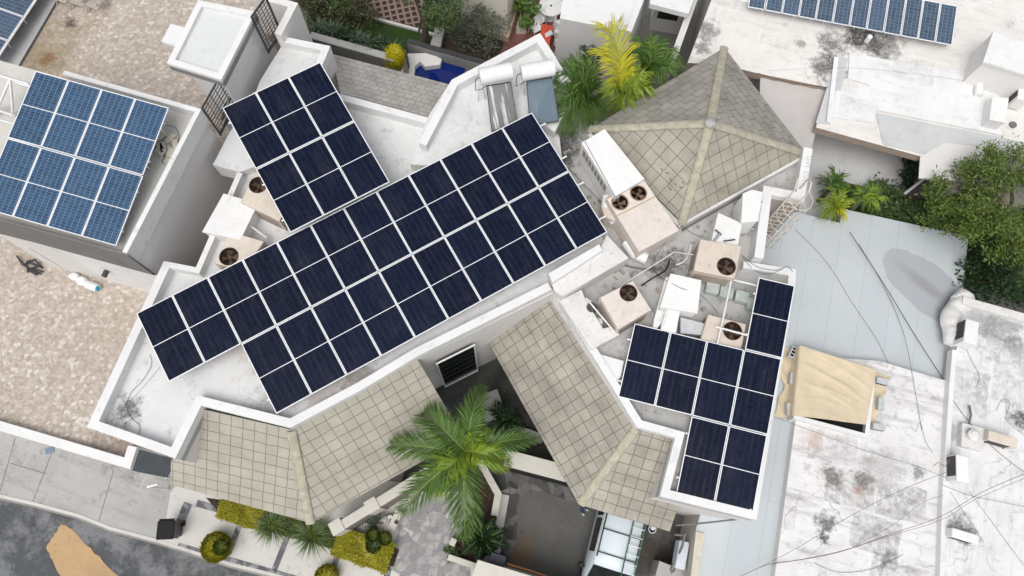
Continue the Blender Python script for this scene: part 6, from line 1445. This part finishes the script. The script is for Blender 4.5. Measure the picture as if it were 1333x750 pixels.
for s in (-1, 1):
    m = MB(); c = vl(s*.98, 1.0, 1.12); m.ball(c, .12, .1, .1, 6); m.tube([vl(s*.84, 1.05, 1.08), c], .03, 5); m.build('mirror', BLACK, van)
    for y in (-1.45, 1.45):
        m = MB(); m.cyl(vl(s*.66, y, .30), vl(s*.845, y, .30), .31, 20); wv = m.build('wheel', RUBBER, van); m = MB(); m.cyl(vl(s*.84, y, .30), vl(s*.852, y, .30), .19, 14); m.build('rim', ALU, wv)
    m = MB(); m.ball(vl(s*.6, 2.24, .72), .14, .1, .09, 6); m.build('headlight', STEEL, van)
m = MB(); m.face([vl(-.6, -2.12, 1.925), vl(.58, -2.12, 1.925), vl(.58, -1.12, 1.933), vl(-.6, -1.12, 1.933)][::-1]); m.build('dark_rear_panel', GLASS, van)  # dark panel added to stand for the dark open cargo area
m = MB()
for y in (-1.05, -.3, .45): m.tube([vl(-.66, y, 1.97), vl(.66, y, 1.97)], .02, 5)
for s in (-1, 1): m.tube([vl(s*.64, -1.9, 1.95), vl(s*.64, .6, 1.95)], .025, 5)
m.build('roof_rack', IRON, van)
lad = thing('ladder', 'green and silver ladder strapped along the van roof', 'ladder', vl(-.45, 0, 2.0)); LG = plain('green_fibreglass', (.05, .14, .09), .5)
m = MB()
for x in (-.26, -.68): m.tube([vl(x, -2.45, 2.04), vl(x, 1.0, 2.04)], .024, 4)
m.build('rail', LG, lad)
for k in range(12): m = MB(); y = -2.35+k*.29; m.tube([vl(-.26, y, 2.05), vl(-.68, y, 2.05)], .014, 5); m.build('rung', STEEL, lad)
# person reaching under the tiled eave: jeans, sandals, blue shirt
def person(foot_a, foot_b, hip, chest, head, label):
    fa, fb, h, ch_, hd = [Vector(x) for x in (foot_a, foot_b, hip, chest, head)]
    side = (fb-fa); side.z = 0; side.normalize(); t = thing('person', label, 'person', (fa+fb)/2)
    t.location.z = fa.z
    vs = []; es = []; rs = []
    def add(p, r, parent=None):
        vs.append(Vector(p)-t.location); rs.append(r)
        if parent is not None: es.append((parent, len(vs)-1))
        return len(vs)-1
    pel = add(h, .14); sp_ = add(h.lerp(ch_, .55), .13, pel); cst = add(ch_, .15, sp_); nk = add(ch_.lerp(hd, .55), .055, cst); add(hd, .10, nk); add(hd+Vector((0, 0, .11)), .085, len(vs)-1)
    faced = (hd-h); faced.z = 0; faced.normalize()
    for f, s in ((fa, -1), (fb, 1)):
        hp = add(h+side*.1*s-Vector((0, 0, .06)), .1, pel); kn = add((h+side*.1*s).lerp(f, .5)+faced*.1, .075, hp); an = add(f+Vector((0, 0, .09)), .048, kn); add(f+(-faced)*.0+Vector((side.y*.0, 0, .04))+Vector((.1, -.12, 0)), .045, an)
        shd = add(ch_+side*.19*s+Vector((0, 0, .05)), .07, cst); el = add(ch_+side*.27*s+faced*.2-Vector((0, 0, .15)), .045, shd); wr = add(ch_+side*.2*s+faced*.42-Vector((0, 0, .2)), .033, el); add(ch_+side*.18*s+faced*.52-Vector((0, 0, .2)), .035, wr)
    me = bpy.data.meshes.new('body'); me.from_pydata([tuple(v) for v in vs], es, []); o = bpy.data.objects.new('body', me); COL.objects.link(o)
    sk = o.modifiers.new('skin', 'SKIN'); 
    for i, v in enumerate(me.skin_vertices[0].data): v.radius = (rs[i], rs[i]); v.use_root = (i == 0)
    sb = o.modifiers.new('sub', 'SUBSURF'); sb.levels = 2; sb.render_levels = 2
    dg = bpy.context.evaluated_depsgraph_get(); me2 = bpy.data.meshes.new_from_object(o.evaluated_get(dg)); bpy.data.objects.remove(o)
    for p in me2.polygons: p.use_smooth = True
    JEAN = plain('blue_jeans', (.03, .06, .14), .9); SHIRT = plain('dark_shirt', (.06, .07, .10), .9); SKIN = plain('skin', (.30, .17, .11), .6); SHOE = plain('pale_shoe', (.55, .53, .5), .7)
    for mm in (JEAN, SHIRT, SKIN, SHOE): me2.materials.append(mm)
    hz, cz, fz = h.z-t.location.z, ch_.z-t.location.z, .11
    for p in me2.polygons:
        c = p.center; p.material_index = 3 if c.z < fz else (0 if c.z < hz+.06 else (2 if (c.z > cz+.17) else 1))
    ob = bpy.data.objects.new('body', me2); COL.objects.link(ob); ob.parent = t
    m = MB(); m.ball(hd+Vector((0, 0, .06)), .105, .115, .12, 8, half=True); m.build('hair', BLACK, t)
person(P(757, 667, .14), P(762, 661, .14), P(760, 653, .95), P(766, 643, 1.35), P(769, 636, 1.58), 'person in blue jeans stepping under the tiled eave beside the van')
c = P(847, 689, .13); t = thing('bucket', 'small blue and white bucket at the tiled eave near the van', 'bucket', c); m = MB(); m.tube([c, c+Vector((0, 0, .3))], .10, 16, r1=.13, caps=False); m.disc(c+Vector((0, 0, .02)), .10); m.build('pail', plain('blue_pail', (.12, .22, .5), .5), t)
m = MB(); m.tube([c+Vector((math.cos(k*.4)*.13, math.sin(k*.4)*.13, .3)) for k in range(17)], .02, 5); m.disc(c+Vector((.03, .04, .27)), .08); m.build('rim', STEEL, t)
# meter box and pipes on the grey wall at the bottom right
t = thing('meter_box', 'white electric meter box with pipes on the grey wall beside the carport', 'meter box', P(880, 722, .13)); m = MB(); m.rbox(P(883, 722, 1.2), .34, .9, .6, -.2, 0, .04); m.build('case', plain('meter_white', (.62, .67, .72), .4), t)
m = MB(); m.tube([P(892, 694, 2.2), P(888, 712, 1.9), P(883, 722, 1.75)], .04, 6); m.build('pipe', GREYCABLE, t); m = MB(); m.tube([P(878, 696, 2.1), P(893, 697, 2.1)], .04, 5); m.build('bracket', GREYCABLE, t); m = MB(); m.tube([P(878, 735, 1.4), P(872, 748, 1.2)], .1, 6); m.build('elbow', GREYCABLE, t)
m = MB(); m.box(P(868, 746, .13), 1.2, .5, 1.2, -.3); m.build('cabinet', CONC, t)
cable('grey service pipe along the foot of the white wall above the carport', [(880, 684, 3.6), (915, 681, 3.6), (960, 676, 3.7)], .03, GREYCABLE, 'pipe', 'pipe')
cable('thin wire tails on the dark carport floor', [(836, 690, .15), (838, 700, .15), (836, 712, .15), (838, 722, .15)], .015, GREYCABLE)
